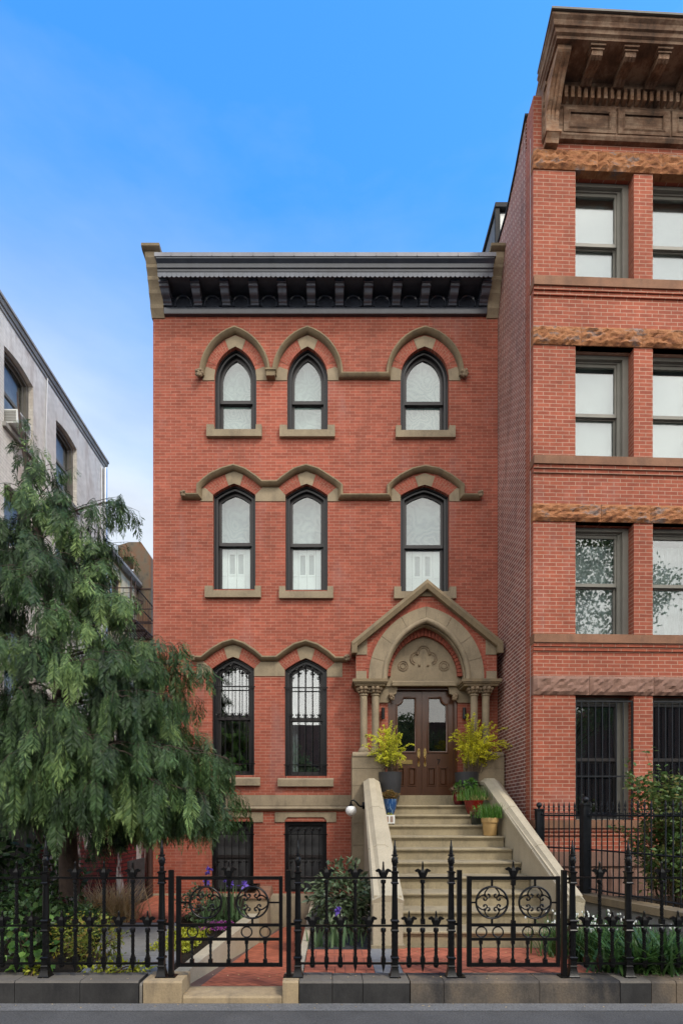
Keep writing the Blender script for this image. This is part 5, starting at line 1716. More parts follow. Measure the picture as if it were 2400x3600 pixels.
# unseen side and filling
for k in range(26):
    z = random.uniform(1.7, 6.0)
    r = np.interp(z, [1.7, 2.6, 3.4, 4.4, 5.4, 6.3], [1.7, 1.8, 1.5, 1.15, .75, .4])*random.uniform(.6, 1.0)
    az = random.uniform(0, 2*PI)
    o = trunk_at(z+.15)
    tip = Vector((o.x+r*math.cos(az), o.y+min(r*math.sin(az), 1.7)*.95, z-.1*r))
    if tip.y > 8.8: tip.y = 8.8
    if tip.y < 5.75: tip.y = 5.75
    limbs.append((o, tip, .9))
SP, SD, SN, SL, SW, SH_ = [], [], [], [], [], []
def plume(p0, d0, length, width, tone, roll, drop=.20):
    """one flat feathery spray: a drooping stem with side twigs that carry small scale leaves"""
    n = max(6, int(length/.025))
    p = p0.copy(); d = d0.normalized(); step = length/n
    sidev = d.cross(Vector((0, 0, 1)))
    if sidev.length < .05: sidev = Vector((math.cos(roll), math.sin(roll), 0))
    sidev.normalize(); sidev = Matrix.Rotation(roll, 3, d) @ sidev
    for i in range(n):
        t = i/n
        d = (d*(1-drop*.8)+Vector((0, 0, -1))*drop+Vector((random.gauss(0, .05), random.gauss(0, .05), 0))).normalized()
        sidev = (sidev-d*sidev.dot(d)).normalized()
        p = p+d*step
        nrm = d.cross(sidev)
        w = width*(.35+1.3*t if t < .5 else 1.0*(1-t)*2+.12)
        for s in (-1, 1):
            tw = (d*.72+sidev*s*.70+nrm*random.gauss(0, .18)+Vector((0, 0, -.18))).normalized()
            l = w*random.uniform(.75, 1.25)
            jn = nrm+Vector((random.gauss(0, .3), random.gauss(0, .3), random.gauss(0, .3)))
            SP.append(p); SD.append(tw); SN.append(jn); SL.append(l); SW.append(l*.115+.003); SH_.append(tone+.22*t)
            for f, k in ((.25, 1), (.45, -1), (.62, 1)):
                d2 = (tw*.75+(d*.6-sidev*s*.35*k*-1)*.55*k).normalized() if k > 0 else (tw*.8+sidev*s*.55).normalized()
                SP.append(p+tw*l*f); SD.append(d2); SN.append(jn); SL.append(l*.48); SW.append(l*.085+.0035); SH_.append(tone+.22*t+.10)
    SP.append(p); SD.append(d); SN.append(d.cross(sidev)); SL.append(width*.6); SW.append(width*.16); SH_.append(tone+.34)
def floor_at(x):
    return float(np.interp(x, [-4.6, -3.9, -3.55, -3.1, -2.7, -2.3, -1.6], [1.70, 1.55, 1.12, 1.05, 1.45, 1.46, 1.40]))
for li, (o, tip, dens) in enumerate(limbs):
    L = (tip-o).length
    mid = (o+tip)/2+Vector((0, 0, .16*L*random.uniform(.6, 1.2)))
    pts = bez(o, mid, tip, 7)
    m.tube(pts, [max(.004, .010*L*(1-k/7)**.8+.003) for k in range(8)], 5)
    fill = li >= len(spec)
    bough_tone = random.uniform(-.10, .26) if not fill else random.uniform(-.30, -.08)  # fill boughs painted darker, the crown's inner shade put into leaf colour
    nsec = int(L*(3.2 if fill else 3.3))+4
    for k in range(nsec):
        t = (.46+.54*(k+random.random())/nsec) if not fill else (.16+.84*(k+random.random())/nsec)
        i = min(int(t*7), 6); p = pts[i]+(pts[i+1]-pts[i])*(t*7-i)
        ax = (pts[i+1]-pts[i]).normalized()
        sd = ax.cross(Vector((0, 0, 1))).normalized()*(1 if k % 2 else -1)
        sl = random.uniform(.16, .42)*(1 if t < .8 else .7)*min(1, .4+L*.5)
        e = p+ax*sl*random.uniform(.5, 1.1)+sd*sl*random.uniform(.1, 1.0)+Vector((0, 0, random.uniform(-.10, .07)))
        q = bez(p, (p+e)/2+Vector((0, 0, .07)), e, 4)
        m.tube(q, [.005, .004, .004, .003, .002], 3)
        npl = random.choice((6, 7)) if not fill else 5
        tone = bough_tone+random.betavariate(1.0, 2.0)*.55-(.14 if t < .62 else 0)  # plumes nearer the trunk also darkened as painted shade
        for r in range(npl):
            u = (r+random.random())/npl; j = min(int(u*4), 3); pp = q[j]+(q[j+1]-q[j])*(u*4-j)
            bx = (q[j+1]-q[j]).normalized(); s2 = bx.cross(Vector((0, 0, 1))).normalized()*random.choice((-1, 1))
            if r == npl-1: pp, s2 = q[-1], s2*.2
            d0 = (bx*random.uniform(.2, .8)+s2*random.uniform(.05, .5)+Vector((0, 0, random.uniform(-.8, .05))))
            ln = random.uniform(.26, .70)*(1.0 if t < .85 else .62)*(1.15 if o.z < 3.4 else .85 if o.z < 4.6 else .66)
            fl = floor_at(pp.x)
            if pp.z-ln*.85 < fl: ln = max(.12, (pp.z-fl)/.85)
            plume(pp+Vector((random.gauss(0, .02), random.gauss(0, .02), random.uniform(-.02, .05))), d0, ln, random.uniform(.078, .128), tone+random.uniform(-.12, .12), random.uniform(-.5, .5), random.uniform(.24, .46)*.72)
# thin bare-tipped leaders that stick out of the outline
for a, b, c, o in ((440,1765,6.9,1850), (425,1745,6.8,1850), (452,1905,7.0,1985), (385,1965,6.8,2030), (90,1480,7.0,1600), (745,2385,6.8,2400), (690,2470,7.0,2490), (700,2520,6.6,2520), (850,2690,6.8,2650), (840,2880,6.9,2790), (770,2640,6.7,2620), (265,1640,6.9,1760)):
    t0 = Vector((X(a, c), c, Z(b, c))); o0 = trunk_at(Z(o, 7.0))
    q = bez(o0, (o0+t0)/2+Vector((0, 0, .16)), t0, 9)
    m.tube(q, [.010-.0009*k for k in range(10)], 4)
    tone = random.uniform(.1, .35)
    for r in range(16):
        u = 5+4*r/16; j = min(int(u), 8); pp = q[j]+(q[j+1]-q[j])*(u-j)
        bx = (q[j+1]-q[j]).normalized()
        plume(pp, bx*random.uniform(.3, .8)+Vector((random.gauss(0, .25), random.gauss(0, .25), random.uniform(-.7, .1))), random.uniform(.10, .24), random.uniform(.04, .07), tone, random.uniform(-.5, .5), .25)
m.build('trunk', M['bark'], tree)
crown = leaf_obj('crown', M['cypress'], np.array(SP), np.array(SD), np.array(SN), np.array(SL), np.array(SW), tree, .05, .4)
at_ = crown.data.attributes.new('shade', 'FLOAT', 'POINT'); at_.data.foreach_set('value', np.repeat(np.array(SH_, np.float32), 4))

# ------------------------------------------------------------------ shrub builders
def cloud(c, r, n, shell=.55):
    v = rdir(n); k = (rng.random(n)**.5)*(1-shell)+shell*rng.random(n)**.25
    lump = 1+.22*np.sin(v[:, 0]*5+c[0]*3)*np.cos(v[:, 1]*4+1.3)+.15*np.sin(v[:, 2]*7)
    P = np.array(c)+v*(k*lump)[:, None]*np.array(r)
    return P, v
def shrub(name, label, cat, c, r, n, L, W, mat, ground, group=None, rnd=False, stems=9, droop=-.1, kindmat='twig', part='foliage'):
    t = thing(name, label, cat, (c[0], c[1], ground), group)
    P, v = cloud(c, r, n)
    P[:, 2] = np.maximum(P[:, 2], ground+.03)
    D = unit(v+rng.normal(size=(n, 3))*.6+np.array([0, 0, droop])); N = unit(v*.5+np.array([0, -.3, 1.0])+rng.normal(size=(n, 3))*.5)
    Ls = L*rng.uniform(.65, 1.2, n); Ws = W*rng.uniform(.7, 1.15, n)
    (round_leaf_obj if rnd else leaf_obj)(part, mat, P, D, N, Ls, Ws, t)
    m = MB()
    for k in range(stems):
        i = rng.integers(n); e = Vector(P[i]); b = Vector((c[0]+random.gauss(0, .05), c[1]+random.gauss(0, .05), ground-.02))
        m.tube(bez(b, (b+e)/2+Vector((random.gauss(0, .05), random.gauss(0, .05), .1)), e, 5), [.012, .011, .009, .007, .005, .003], 5)
    m.build('stem', M[kindmat], t)
    return t
def clump(name, label, cat, c, spread, n, L, W, mat, lean=.35, droop=.7, group=None, part='blade', root=True):
    t = thing(name, label, cat, c, group)
    P = np.array(c)+rng.normal(size=(n, 3))*np.array([spread[0], spread[1], 0])*.5
    a = rng.uniform(0, 2*PI, n)
    out = np.stack([np.cos(a), np.sin(a), np.zeros(n)], 1)
    D = unit(out*rng.uniform(.05, lean, n)[:, None]+np.array([0, 0, 1.0]))
    B = out*rng.uniform(.2, 1.0, n)[:, None]*droop+np.array([0, 0, -.55])*droop*rng.uniform(.4, 1.2, n)[:, None]
    blade_obj(part, mat, P, D, B, L*rng.uniform(.55, 1.15, n), W*rng.uniform(.7, 1.2, n), t, 5)
    return t
def G(px, py, z): # point on a level z seen at photo pixel
    Y = (EYE-z)*F/(py-HY); return X(px, Y), Y

# left yard
def vine(label, c, r, n, L): return shrub('leafy_vine', label, 'vine', c, r, n, L, L*.8, M['ivy'], .17, 'vines on the shaded board fence', True, 8)
vine('tall shaded vine with broad leaves climbing the dark board fence at far left', (-5.35, 7.5, 1.10), (.85, .4, 1.0), 1100, .13)
vine('broad leaved vine beside the base of the evergreen trunk, in deep shade', (-4.15, 7.7, .85), (.55, .3, .75), 620, .10)
vine('low leafy vine mass between the front fence and the dark board fence', (-3.55, 6.2, .52), (.50, .35, .36), 420, .085)
t = thing('round_leaf_plant', 'bright green round leaved plant at the far left end of the iron fence', 'plant', (-3.1, 5.35, .17))
n = 46; P = np.array([-3.08, 5.34, .42])+rng.normal(size=(n, 3))*np.array([.17, .06, .12]); P[:, 2] = np.maximum(P[:, 2], .25)
D = unit(np.stack([rng.normal(size=n), -np.abs(rng.normal(size=n))*.8, -.2+rng.normal(size=n)*.3], 1)); N = unit(np.array([0, -.55, .8])+rng.normal(size=(n, 3))*.25)
round_leaf_obj('leaf', M['hosta'], P, D, N, rng.uniform(.075, .12, n), rng.uniform(.075, .10, n), t)['kind'] = 'stuff'
m = MB()
for k in range(14): m.tube(bez((-3.08+random.gauss(0, .04), 5.38, .17), (-3.08+random.gauss(0, .1), 5.36, .35), P[k], 4), .004, 4)
m.build('stem', M['twig'], t)
def small(label, c, r, n, L, mat='barberry', grp='low chartreuse shrubs behind the left fence'): return shrub('low_shrub', label, 'shrub', c, r, n, L, L*.55, M[mat], .17, grp, False, 7)
small('chartreuse shrub with reddish tips behind the middle of the left fence', (-2.55, 5.75, .42), (.33, .2, .27), 900, .045)
small('smaller chartreuse shrub just right of the left fence post', (-2.95, 6.0, .42), (.28, .2, .25), 520, .045)
shrub('creeping_plant', 'yellow green creeper spilling onto the kerb under the left fence', 'plant', (-2.15, 5.30, .24), (.34, .08, .07), 330, .05, .03, M['lime'], .19, 'creepers on the left kerb', False, 5)
shrub('creeping_plant', 'small yellow creeper on the kerb beside the leftmost fence post', 'plant', (-2.93, 5.22, .26), (.10, .08, .06), 120, .05, .03, M['lime'], .19, 'creepers on the left kerb', False, 4)
g = clump('ornamental_grass', 'dry straw coloured ornamental grass clump in front of the red wall', 'grass', (-3.28, 7.9, .17), (.34, .22), 700, .72, .014, M['dry'], .9, .8)
shrub('green_bush', 'small mid green bush at the foot of the brick wall, seen through the left gate', 'shrub', (-2.02, 8.0, .43), (.30, .22, .30), 520, .06, .04, M['laurel'], .17)
shrub('fern_clump', 'dark fern like clump at the foot of the evergreen trunk', 'plant', (-3.15, 6.45, .45), (.36, .22, .32), 800, .07, .026, M['ivy'], .17)
shrub('dark_bush', 'dark leafy bush in the shade behind the second left fence bay', 'shrub', (-3.95, 6.9, .62), (.45, .28, .48), 900, .075, .045, M['ivy'], .17)
shrub('feathery_bush', 'fine leaved low bush at the base of the dry grass clump', 'shrub', (-3.35, 7.1, .38), (.38, .22, .24), 600, .05, .025, M['ivy'], .17)
for k, (x, y, h, lab) in enumerate(((-1.62, 7.9, .62, 'tall iris clump with violet flowers, seen through the left gate'),
                                    (.30, 6.55, .32, 'iris clump with broad blades nearest the stoop, in black pebbles'),
                                    (.02, 6.5, .34, 'iris clump with broad blades in the middle of the pebble bed'),
                                    (-.16, 6.5, .28, 'small iris clump at the left end of the pebble bed'))):
    t = clump('iris_clump', lab, 'iris', (x, y, .17), (.30 if k == 0 else .10, .12), 60 if k == 0 else 16, h, .032, M['iris_leaf'], .35, .25, 'iris clumps')
    if k in (0, 2):
        fl = [(-1.83, 7.9, .95), (-1.86, 7.85, .77), (-1.52, 7.9, .74), (-1.32, 7.95, .72), (-1.58, 7.9, .80)] if k == 0 else [(.10, 6.55, .58)]
        m = MB()
        for f in fl: m.tube(bez((x+(f[0]-x)*.5, y, .17), (f[0], y, .4), f, 4), .005, 4)
        m.build('stem', M['iris_leaf'], t)
        n = 11
        for f in fl:
            P = np.array(f)+rng.normal(size=(n, 3))*.012; D = rdir(n); D[:, 2] = np.where(np.arange(n) % 2, abs(D[:, 2])+.5, -abs(D[:, 2]))
            leaf_obj('flower', M['violet'], P, D, rdir(n, .5), rng.uniform(.06, .10, n), .055, t)
def patch(name, label, cat, x0, x1, y0, y1, n, L, mat, z=.18, h=.07):
    P = np.stack([rng.uniform(x0, x1, n), rng.uniform(y0, y1, n), z+rng.random(n)**1.5*h], 1)
    o = leaf_obj(name, M[mat], P, rdir(n, .5), rdir(n, 1.2), L*rng.uniform(.6, 1.2, n), L*.6, None)
    return tag(o, label, cat, None, 'stuff')
patch('ground_cover', 'lime yellow ground cover along the left path wall', 'ground cover', -2.15, -1.62, 6.1, 7.2, 1500, .04, 'lime')
patch('ground_cover', 'green ground cover at the foot of the iris clump', 'ground cover', -1.95, -1.36, 7.2, 8.3, 900, .05, 'ivy')
patch('flower_patch', 'magenta ground flowers beside the left path wall', 'flowers', -1.78, -1.38, 7.0, 7.5, 420, .028, 'magenta', .24, .04)

# bed between the gates
shrub('laurel_bush', 'rounded glossy laurel bush between the basement window and the stoop', 'shrub', (.16, 7.25, .66), (.47, .40, .50), 1500, .105, .042, M['laurel'], .17, None, True, 12)

# house plant behind the left parlour pane
hx, hy, hz = (fx(745)+fx(893.5))/2, YF+.62, fz(2726)-.15
t = thing('house_plant', 'broad leaved house plant inside, behind the glass of the left barred parlour window', 'house plant', (hx, hy, hz))
n = 70
P = np.array([hx, hy-.06, hz+.75])+rng.normal(size=(n, 3))*np.array([.20, .06, .30])
round_leaf_obj('leaf', M['hosta'], P, unit(rng.normal(size=(n, 3))+np.array([0, -.6, -.3])), unit(np.array([0, -1.0, .6])+rng.normal(size=(n, 3))*.3), rng.uniform(.14, .24, n), rng.uniform(.09, .14, n), t)['kind'] = 'stuff'
m = MB()
for k in range(9): m.tube(bez((hx, hy, hz+.2), (hx, hy, hz+.6), P[k], 4), .006, 4)
m.build('stem', M['twig'], t)
m = MB(); m.lathe([(.11, 0), (.15, .24), (.16, .25)], (hx, hy, hz), 14); m.build('pot', M['terracotta'], t)

# right bed: white bell flowers
def bells(label, c, sp, n, h, nf):
    t = clump('snowflake_clump', label, 'flowers', c, sp, n, h, .017, M['strap'], .5, .9, 'clumps of white bell flowers')
    m = MB(); hp = []
    for k in range(nf):
        b = Vector((c[0]+random.gauss(0, sp[0]*.5), c[1]+random.gauss(0, sp[1]*.5), c[2]))
        e = b+Vector((random.gauss(0, .06), random.gauss(0, .06), h*random.uniform(.65, 1.05)))
        m.tube(bez(b, (b+e)/2+Vector((0, 0, .05)), e, 3), .003, 3)
        for q in range(random.choice((1, 2, 3))): hp.append(e+Vector((random.gauss(0, .022), random.gauss(0, .022), random.uniform(-.035, .0))))
    m.build('stem', M['strap'], t)
    m = MB()
    for p in hp: m.lathe([(.003, .012), (.008, .007), (.011, -.004), (.010, -.012), (.003, -.010)], p, 6)
    o = m.build('bell_flower', M['white_bell'], t, smooth=60); o['kind'] = 'stuff'
bells('clump of white bell flowers close beside the right stoop wall', (2.80, 5.95, .17), (.40, .25), 380, .52, 34)
bells('clump of white bell flowers in the middle of the right bed', (3.15, 5.9, .17), (.36, .30), 380, .50, 20)
bells('clump of white bell flowers at the right edge of the photo', (3.62, 5.70, .17), (.34, .28), 300, .46, 11)
clump('strap_leaf_plant', 'long glossy strap leaves arching over the right end of the kerb', 'plant', (3.22, 5.30, .19), (.48, .14), 330, .58, .030, M['strap'], .75, 1.25)

# rose at the right
t = thing('rose_bush', 'tall leafy rose bush with reddish shoots behind the spiked railing', 'shrub', (4.75, 7.2, .46))
m = MB(); P, D = [], []
for k in range(80):
    b = Vector((4.75+random.gauss(0, .16), 7.2+random.gauss(0, .14), .46))
    az = random.uniform(0, 2*PI); h = random.uniform(.7, 2.0); rr = random.uniform(.1, .75)
    e = b+Vector((rr*math.cos(az)*.95, rr*math.sin(az)*.7, h))
    if k < 3: e = Vector(((4.02, 4.12, 4.25)[k], 7.1, (2.55, 2.3, 2.62)[k]))
    pts = bez(b, b+Vector(((e.x-b.x)*.25, (e.y-b.y)*.25, h*.8)), e, 8)
    m.tube(pts, [.006-.0005*q for q in range(9)], 4)
    for q in range(60):
        s = random.uniform(.2, 1); i = min(int(s*8), 7); p = pts[i]+(pts[i+1]-pts[i])*(s*8-i)
        for _ in range(2):
            P.append(p+Vector((random.gauss(0, .05), random.gauss(0, .05), random.gauss(0, .04)))); D.append(Vector((random.gauss(0, 1), random.gauss(0, 1), random.gauss(-.1, .5))))
m.build('stem', M['twig'], t)
n = len(P)
leaf_obj('foliage', M['rose'], np.array(P), np.array(D), rdir(n, 1.2), rng.uniform(.05, .09, n), rng.uniform(.035, .06, n), t)

# ------------------------------------------------------------------ pots on the stoop
def potted(label, x, y, z, prof, mat, rim=None):
    t = thing('potted_plant', label, 'potted plant', (x, y, z), 'potted plants on the stoop')
    m = MB(); m.lathe(prof, (x, y, z+.002), 24); p = m.build('pot', mat, t, smooth=45)
    top = prof[-1][1]; r = prof[-1][0]
    m = MB(); m.lathe([(r*.9, top-.012), (r*.9, top+.003)], (x, y, z), 20); m.build('soil', M['soil'], t)
    return t
def golden(t, x, y, z, stems, matn, lean, size, side):
    m = MB(); P, D = [], []
    for k in range(stems):
        az = random.uniform(0, 2*PI); L = (.45+.75*random.random()**1.4)*size
        out = Vector((math.cos(az)+lean, math.sin(az)*.75, 0))
        b = Vector((x+random.gauss(0, .06), y+random.gauss(0, .06), z))
        sp = random.uniform(.05, .72)
        drop = random.random()**3
        e = b+out*L*sp*.85+Vector((0, 0, L*(1-sp*.6)-drop*L*.75*sp))
        mid = b+out*L*sp*.35+Vector((0, 0, L*.75))
        pts = bez(b, mid, e, 12)
        m.tube(pts, [.0045-.00027*i for i in range(13)], 3)
        for q in range(int(110*L)):
            s = 1-.8*random.random()**1.15; i = min(int(s*12), 11); p = pts[i]+(pts[i+1]-pts[i])*(s*12-i)
            P.append(p+Vector((random.gauss(0, .008), random.gauss(0, .008), random.gauss(0, .008)))); D.append(Vector((random.gauss(0, 1), random.gauss(0, 1), random.gauss(.2, .8))))
    m.build('stem', M['twig'], t)
    n = len(P)
    leaf_obj('foliage', M[matn], np.array(P), np.array(D), unit(rdir(n)*.75+np.array([0, -.6, .7])), rng.uniform(.018, .036, n), rng.uniform(.012, .022, n), t)
big = [(.001, 0), (.125, 0), (.135, .02), (.165, .12), (.195, .28), (.212, .45), (.222, .60), (.224, .62), (.208, .622)]
t = potted('tall charcoal planter with wispy golden shrub left of the door', 1.122, 9.95, ZL, big, M['planter'])
golden(t, 1.11, 9.95, ZL+.60, 85, 'goldgreen', -.12, .95, -1)
t = potted('tall charcoal planter with dense golden yellow shrub right of the door', 2.565, 9.95, ZL, big, M['planter'])
golden(t, 2.66, 9.93, ZL+.60, 200, 'gold', .30, 1.02, 1)
def tuft(t, x, y, z, r, n, L, mat, lean=.25, W=.008, part='grass'):
    P = np.array([x, y, z])+np.stack([rng.normal(size=n)*r*.5, rng.normal(size=n)*r*.5, np.zeros(n)], 1)
    a = rng.uniform(0, 2*PI, n); out = np.stack([np.cos(a), np.sin(a), np.zeros(n)], 1)
    D = unit(out*rng.uniform(0, lean, n)[:, None]+np.array([0, 0, 1.0]))
    o = blade_obj(part, M[mat], P, D, out*.4, L*rng.uniform(.5, 1.1, n), W, t, 3)
    o['kind'] = 'stuff'
def tuffy(t, x, y, z, r, n, L, mat, part='foliage'):
    P, v = cloud((x, y, z), r, n, .7)
    leaf_obj(part, M[mat], P, unit(v+rng.normal(size=(n, 3))*.5), rdir(n, 1), L*rng.uniform(.6, 1.2, n), L*.55, t)
bowl = [(.001, 0), (.070, 0), (.085, .02), (.118, .12), (.130, .22), (.133, .27), (.135, .275), (.120, .277)]
t = potted('blue dripped glaze pot of rusty heather on the left of the steps', 1.045, 9.40, ZL-RISE, bowl, M['blue_glaze'])
tuffy(t, 1.045, 9.40, ZL-RISE+.33, (.14, .13, .10), 900, .035, 'heather')
rp = [(.001, 0), (.060, 0), (.075, .02), (.100, .10), (.098, .17), (.085, .22), (.090, .235), (.078, .237)]
t = potted('small maroon glazed pot of pink succulents below the right planter', 2.355, 9.74, ZL, rp, M['dark_red_glaze'])
tuffy(t, 2.35, 9.74, ZL+.28, (.14, .11, .06), 260, .05, 'sedum'); tuffy(t, 2.37, 9.74, ZL+.36, (.05, .05, .07), 60, .06, 'grass', 'shoot')
rp2 = [(.001, 0), (.100, 0), (.115, .03), (.150, .14), (.166, .22), (.172, .245), (.170, .255), (.150, .257)]
t = potted('wide oxblood pot of long grass on the second step at right', 2.55, 9.40, ZL-RISE, rp2, M['red_glaze'])
tuft(t, 2.53, 9.40, ZL-RISE+.25, .24, 420, .26, 'grass'); tuft(t, 2.60, 9.36, ZL-RISE+.25, .26, 120, .13, 'dry', 1.3, .006, 'straw')
tuffy(t, 2.52, 9.5, ZL-RISE+.55, (.11, .07, .08), 130, .065, 'grass', 'herb')
gp = [(.001, 0), (.078, 0), (.085, .015), (.100, .11), (.106, .145), (.104, .15), (.09, .152)]
t = potted('low bottle green pot of succulents beside the terracotta pot', 2.50, 9.06, ZL-2*RISE, gp, M['green_glaze'])
tuffy(t, 2.50, 9.05, ZL-2*RISE+.19, (.10, .09, .045), 240, .045, 'sedum'); tuffy(t, 2.53, 9.06, ZL-2*RISE+.27, (.06, .05, .07), 60, .06, 'grass', 'shoot')
tc = [(.001, 0), (.098, 0), (.104, .01), (.122, .215), (.136, .217), (.142, .29), (.138, .298), (.122, .30)]
t = potted('yellow terracotta pot of upright grass, lowest on the right of the steps', 2.615, 8.66, ZL-3*RISE, tc, M['terracotta'])
tuft(t, 2.615, 8.66, ZL-3*RISE+.29, .20, 480, .25, 'grass')
t = thing('striped_box', 'small white ceramic box with brown stripes on the steps below the blue pot', 'box', (1.0, 9.06, ZL-2*RISE))
z0 = ZL-2*RISE
m = MB(); m.box(.913, 1.09, 8.99, 9.13, z0+.022, z0+.165); m.build('box', M['white_paint'], t)
m = MB()
for x in (.945, .972, 1.022, 1.050): m.box(x-.009, x+.009, 8.985, 8.989, z0+.045, z0+.145)
m.build('stripe', M['brownstone'], t)
m = MB()
for x in (.93, 1.07):
    for y in (9.0, 9.12): m.lathe([(.008, 0), (.008, .021)], (x, y, z0+.001), 6)
m.build('foot', M['iron'], t)
tuffy(t, 1.0, 9.06, z0+.18, (.05, .04, .02), 40, .03, 'lime', 'sprig')

# fallen bits of leaf on the kerb, path and pavement
n = 150
P = np.concatenate([np.stack([rng.uniform(-3.2, 3.4, 60), rng.uniform(5.0, 5.24, 60), np.full(60, .219)], 1),
                    np.stack([rng.uniform(-3.2, 3.4, 40), rng.uniform(4.86, 4.97, 40), np.full(40, .007)], 1),
                    np.stack([rng.uniform(.8, 2.6, 50), rng.uniform(5.3, 6.2, 50), np.full(50, .213)], 1)])
D = rdir(n); D[:, 2] *= .15
lt = leaf_obj('leaf_litter', M['dry'], P, D, unit(np.array([0, 0, 1.0])+rng.normal(size=(n, 3))*.2), rng.uniform(.012, .035, n), rng.uniform(.008, .018, n), None)
tag(lt, 'scattered dry leaf bits along the kerb and brick paving', 'leaf litter', None, 'stuff')
# ================================================================== across the street (mirrored in the panes)
opp = thing('opposite_houses', 'dim brown row houses across the street, mirrored in the ground floor panes', 'building', (0, -18, 0))
m = MB(); x = -36
rr = random.Random(5)
while x < 40:
    w = rr.uniform(5.5, 7); h = rr.uniform(8.3, 9.6)
    m.box(x, x+w-.02, -24, -18, -.3, h); m.box(x-.0, x+w-.04, -18.3, -18.001, h-.5, h); x += w
m.build('facade', M['brownstone_grey'], opp, smooth=0)
def street_tree(label, x, y, h, r, n):
    t = thing('street_tree', label, 'tree', (x, y, 0), 'street trees mirrored in the windows')
    m = MB(); m.tube([(x, y, -.1), (x+.1, y, h*.3), (x-.1, y+.1, h*.6), (x, y, h*.92)], [.22, .17, .10, .02], 8)
    P, N = [], []
    for k in range(34):
        z = h*random.uniform(.35, .95); a = random.uniform(0, 2*PI); q = r*(1-abs(z/h-.6)*1.4)*random.uniform(.4, 1)
        e = Vector((x+q*math.cos(a), y+q*math.sin(a), z))
        m.tube(bez((x, y, z*.72), (x+q*.4*math.cos(a), y+q*.4*math.sin(a), z*.9), e, 4), [.03, .025, .02, .012, .006], 4)
        c, v = cloud((e.x, e.y, e.z), (r*.28, r*.28, h*.07), n//34, .3); P.append(c)
    m.build('trunk', M['bark'], t)
    P = np.concatenate(P); n = len(P)
    leaf_obj('crown', M['street_leaf'], P, rdir(n), rdir(n, .6), rng.uniform(.12, .22, n), rng.uniform(.08, .14, n), t)
street_tree('large leafy street tree mirrored in the upper panes of the right house', 13.5, -8.5, 17, 4.6, 16000)
street_tree('leafy street tree mirrored in the left front door pane', 4.2, -12.0, 8.2, 3.2, 7000)
street_tree('leafy street tree mirrored in the right front door pane', 9.0, -12.5, 8.8, 3.3, 7000)
street_tree('leafy street tree mirrored in the parlour panes', -3.0, -13.0, 6.6, 2.6, 6000)

# ================================================================== sky, sun, camera
w = bpy.data.worlds.new('World'); S.world = w; w.use_nodes = True
nt = w.node_tree; nt.nodes.clear()
def wn(t, **k):
    n = nt.nodes.new(t)
    for a, b in k.items(): setattr(n, a, b)
    return n
out = wn('ShaderNodeOutputWorld'); bg = wn('ShaderNodeBackground')
nt.links.new(bg.outputs[0], out.inputs[0])
SUN_EL, SUN_AZ = rad(50), rad(138)
sky = wn('ShaderNodeTexSky', sky_type='NISHITA'); sky.sun_disc = False
sky.sun_elevation = SUN_EL; sky.sun_rotation = SUN_AZ
sky.air_density = 1.0; sky.dust_density = .6; sky.ozone_density = 2.5
hs = wn('ShaderNodeHueSaturation'); hs.inputs['Saturation'].default_value = SKY_SAT; hs.inputs['Hue'].default_value = SKY_HUE; hs.inputs['Value'].default_value = SKY_VAL
nt.links.new(sky.outputs[0], hs.inputs['Color'])
tc_ = wn('ShaderNodeTexCoord')
sp = wn('ShaderNodeSeparateXYZ'); nt.links.new(tc_.outputs['Generated'], sp.inputs[0])
def wm(op, a, b=0.0):
    n = wn('ShaderNodeMath', operation=op)
    for i, v in enumerate((a, b)):
        if isinstance(v, (int, float)): n.inputs[i].default_value = v
        else: nt.links.new(v, n.inputs[i])
    return n.outputs[0]
mp = wn('ShaderNodeMapping'); mp.inputs['Scale'].default_value = (1.3, 1.3, 4.2); mp.inputs['Location'].default_value = (3.1, 1.7, .25)
nt.links.new(tc_.outputs['Generated'], mp.inputs['Vector'])
nz = wn('ShaderNodeTexNoise'); nz.inputs['Scale'].default_value = 1.5; nz.inputs['Detail'].default_value = 7; nz.inputs['Roughness'].default_value = .55
nt.links.new(mp.outputs[0], nz.inputs['Vector'])
# clouds: thick behind the viewer, a bank low in the west (left), clear blue overhead in front
behind = wm('MAXIMUM', wm('MULTIPLY', wm('ADD', wm('MULTIPLY', sp.outputs[1], -1.0), -.05), 1.8), 0.0)
low = wm('MULTIPLY', wm('SUBTRACT', .775, sp.outputs[2]), 2.0)
left = wm('MULTIPLY', wm('MULTIPLY', wm('SUBTRACT', -.10, sp.outputs[0]), wm('MAXIMUM', wm('SUBTRACT', .72, sp.outputs[2]), 0.0)), 2.2)
f = wm('ADD', wm('ADD', wm('MULTIPLY', wm('SUBTRACT', nz.outputs[0], .5), .5), behind), wm('ADD', low, left))
rp_ = wn('ShaderNodeValToRGB'); nt.links.new(f, rp_.inputs[0])
rp_.color_ramp.elements[0].position = .0; rp_.color_ramp.elements[1].position = .70
mc = wn('ShaderNodeMix', data_type='RGBA'); nt.links.new(wm('MINIMUM', behind, 1.0), mc.inputs[0])
mc.inputs[6].default_value = CLOUD; mc.inputs[7].default_value = CLOUD_BACK
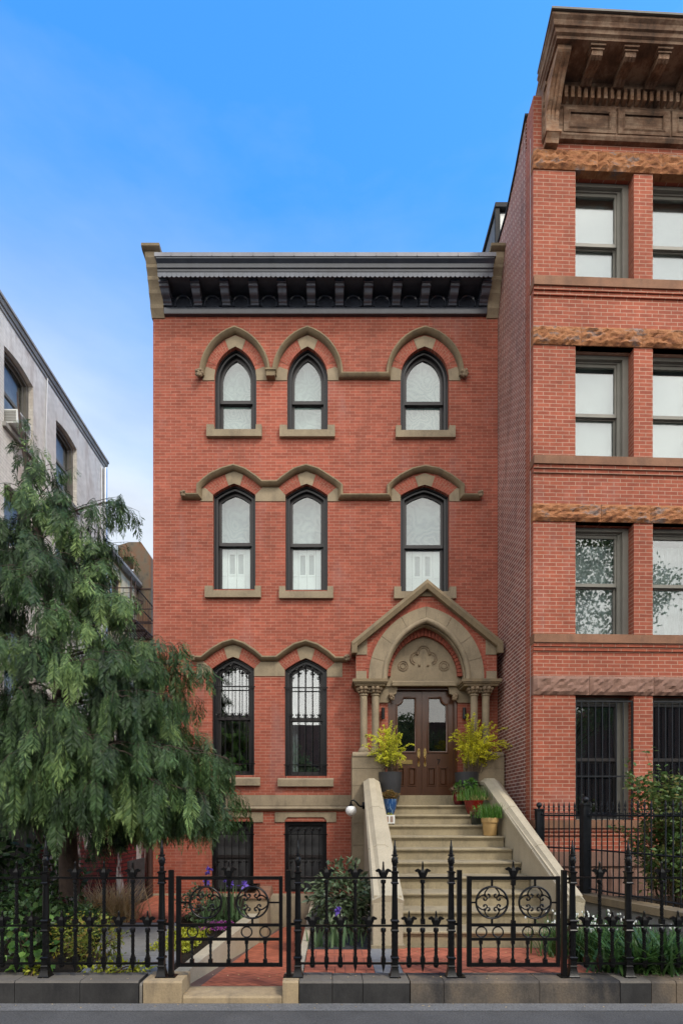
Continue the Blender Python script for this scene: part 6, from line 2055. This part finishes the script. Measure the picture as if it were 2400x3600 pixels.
# darker and lighter parts of the cloud deck
nz2 = wn('ShaderNodeTexNoise'); nz2.inputs['Scale'].default_value = 2.6; nz2.inputs['Detail'].default_value = 6
nt.links.new(mp.outputs[0], nz2.inputs['Vector'])
md = wn('ShaderNodeMix', data_type='RGBA', blend_type='MULTIPLY'); md.inputs[0].default_value = 1
rr2 = wn('ShaderNodeValToRGB'); nt.links.new(nz2.outputs[0], rr2.inputs[0])
rr2.color_ramp.elements[0].position = .3; rr2.color_ramp.elements[0].color = (.80, .82, .85, 1); rr2.color_ramp.elements[1].position = .65; rr2.color_ramp.elements[1].color = (1.08, 1.08, 1.08, 1)
nt.links.new(mc.outputs[2], md.inputs[6]); nt.links.new(rr2.outputs[0], md.inputs[7])
mx = wn('ShaderNodeMix', data_type='RGBA'); nt.links.new(rp_.outputs[0], mx.inputs[0])
nt.links.new(hs.outputs[0], mx.inputs[6]); nt.links.new(md.outputs[2], mx.inputs[7])
nt.links.new(mx.outputs[2], bg.inputs[0]); bg.inputs[1].default_value = SKY_STR

sd = bpy.data.lights.new('sun', 'SUN'); sd.energy = SUN_E; sd.angle = rad(11); sd.color = (1, .93, .82)
so = bpy.data.objects.new('sun', sd); COL.objects.link(so)
dirv = Vector((math.sin(SUN_AZ)*math.cos(SUN_EL), math.cos(SUN_AZ)*math.cos(SUN_EL), math.sin(SUN_EL)))
so.rotation_euler = (-dirv).to_track_quat('-Z', 'Y').to_euler(); so.location = dirv*40

cd = bpy.data.cameras.new('camera'); cam = bpy.data.objects.new('camera', cd); COL.objects.link(cam)
cam.location = (0, 0, EYE); cam.rotation_euler = (PI/2, 0, 0)
cd.sensor_fit = 'HORIZONTAL'; cd.sensor_width = 36; cd.lens = F/2400*36
cd.shift_x = (1200-CX)/2400; cd.shift_y = (HY-1800)/2400
cd.clip_start = .05; cd.clip_end = 2000
S.camera = cam
S.view_settings.view_transform = 'Standard'; S.view_settings.look = 'None'; S.view_settings.gamma = 1; S.view_settings.exposure = EXPOSURE
S.cycles.max_bounces = 8; S.cycles.transparent_max_bounces = 16; S.cycles.use_denoising = True
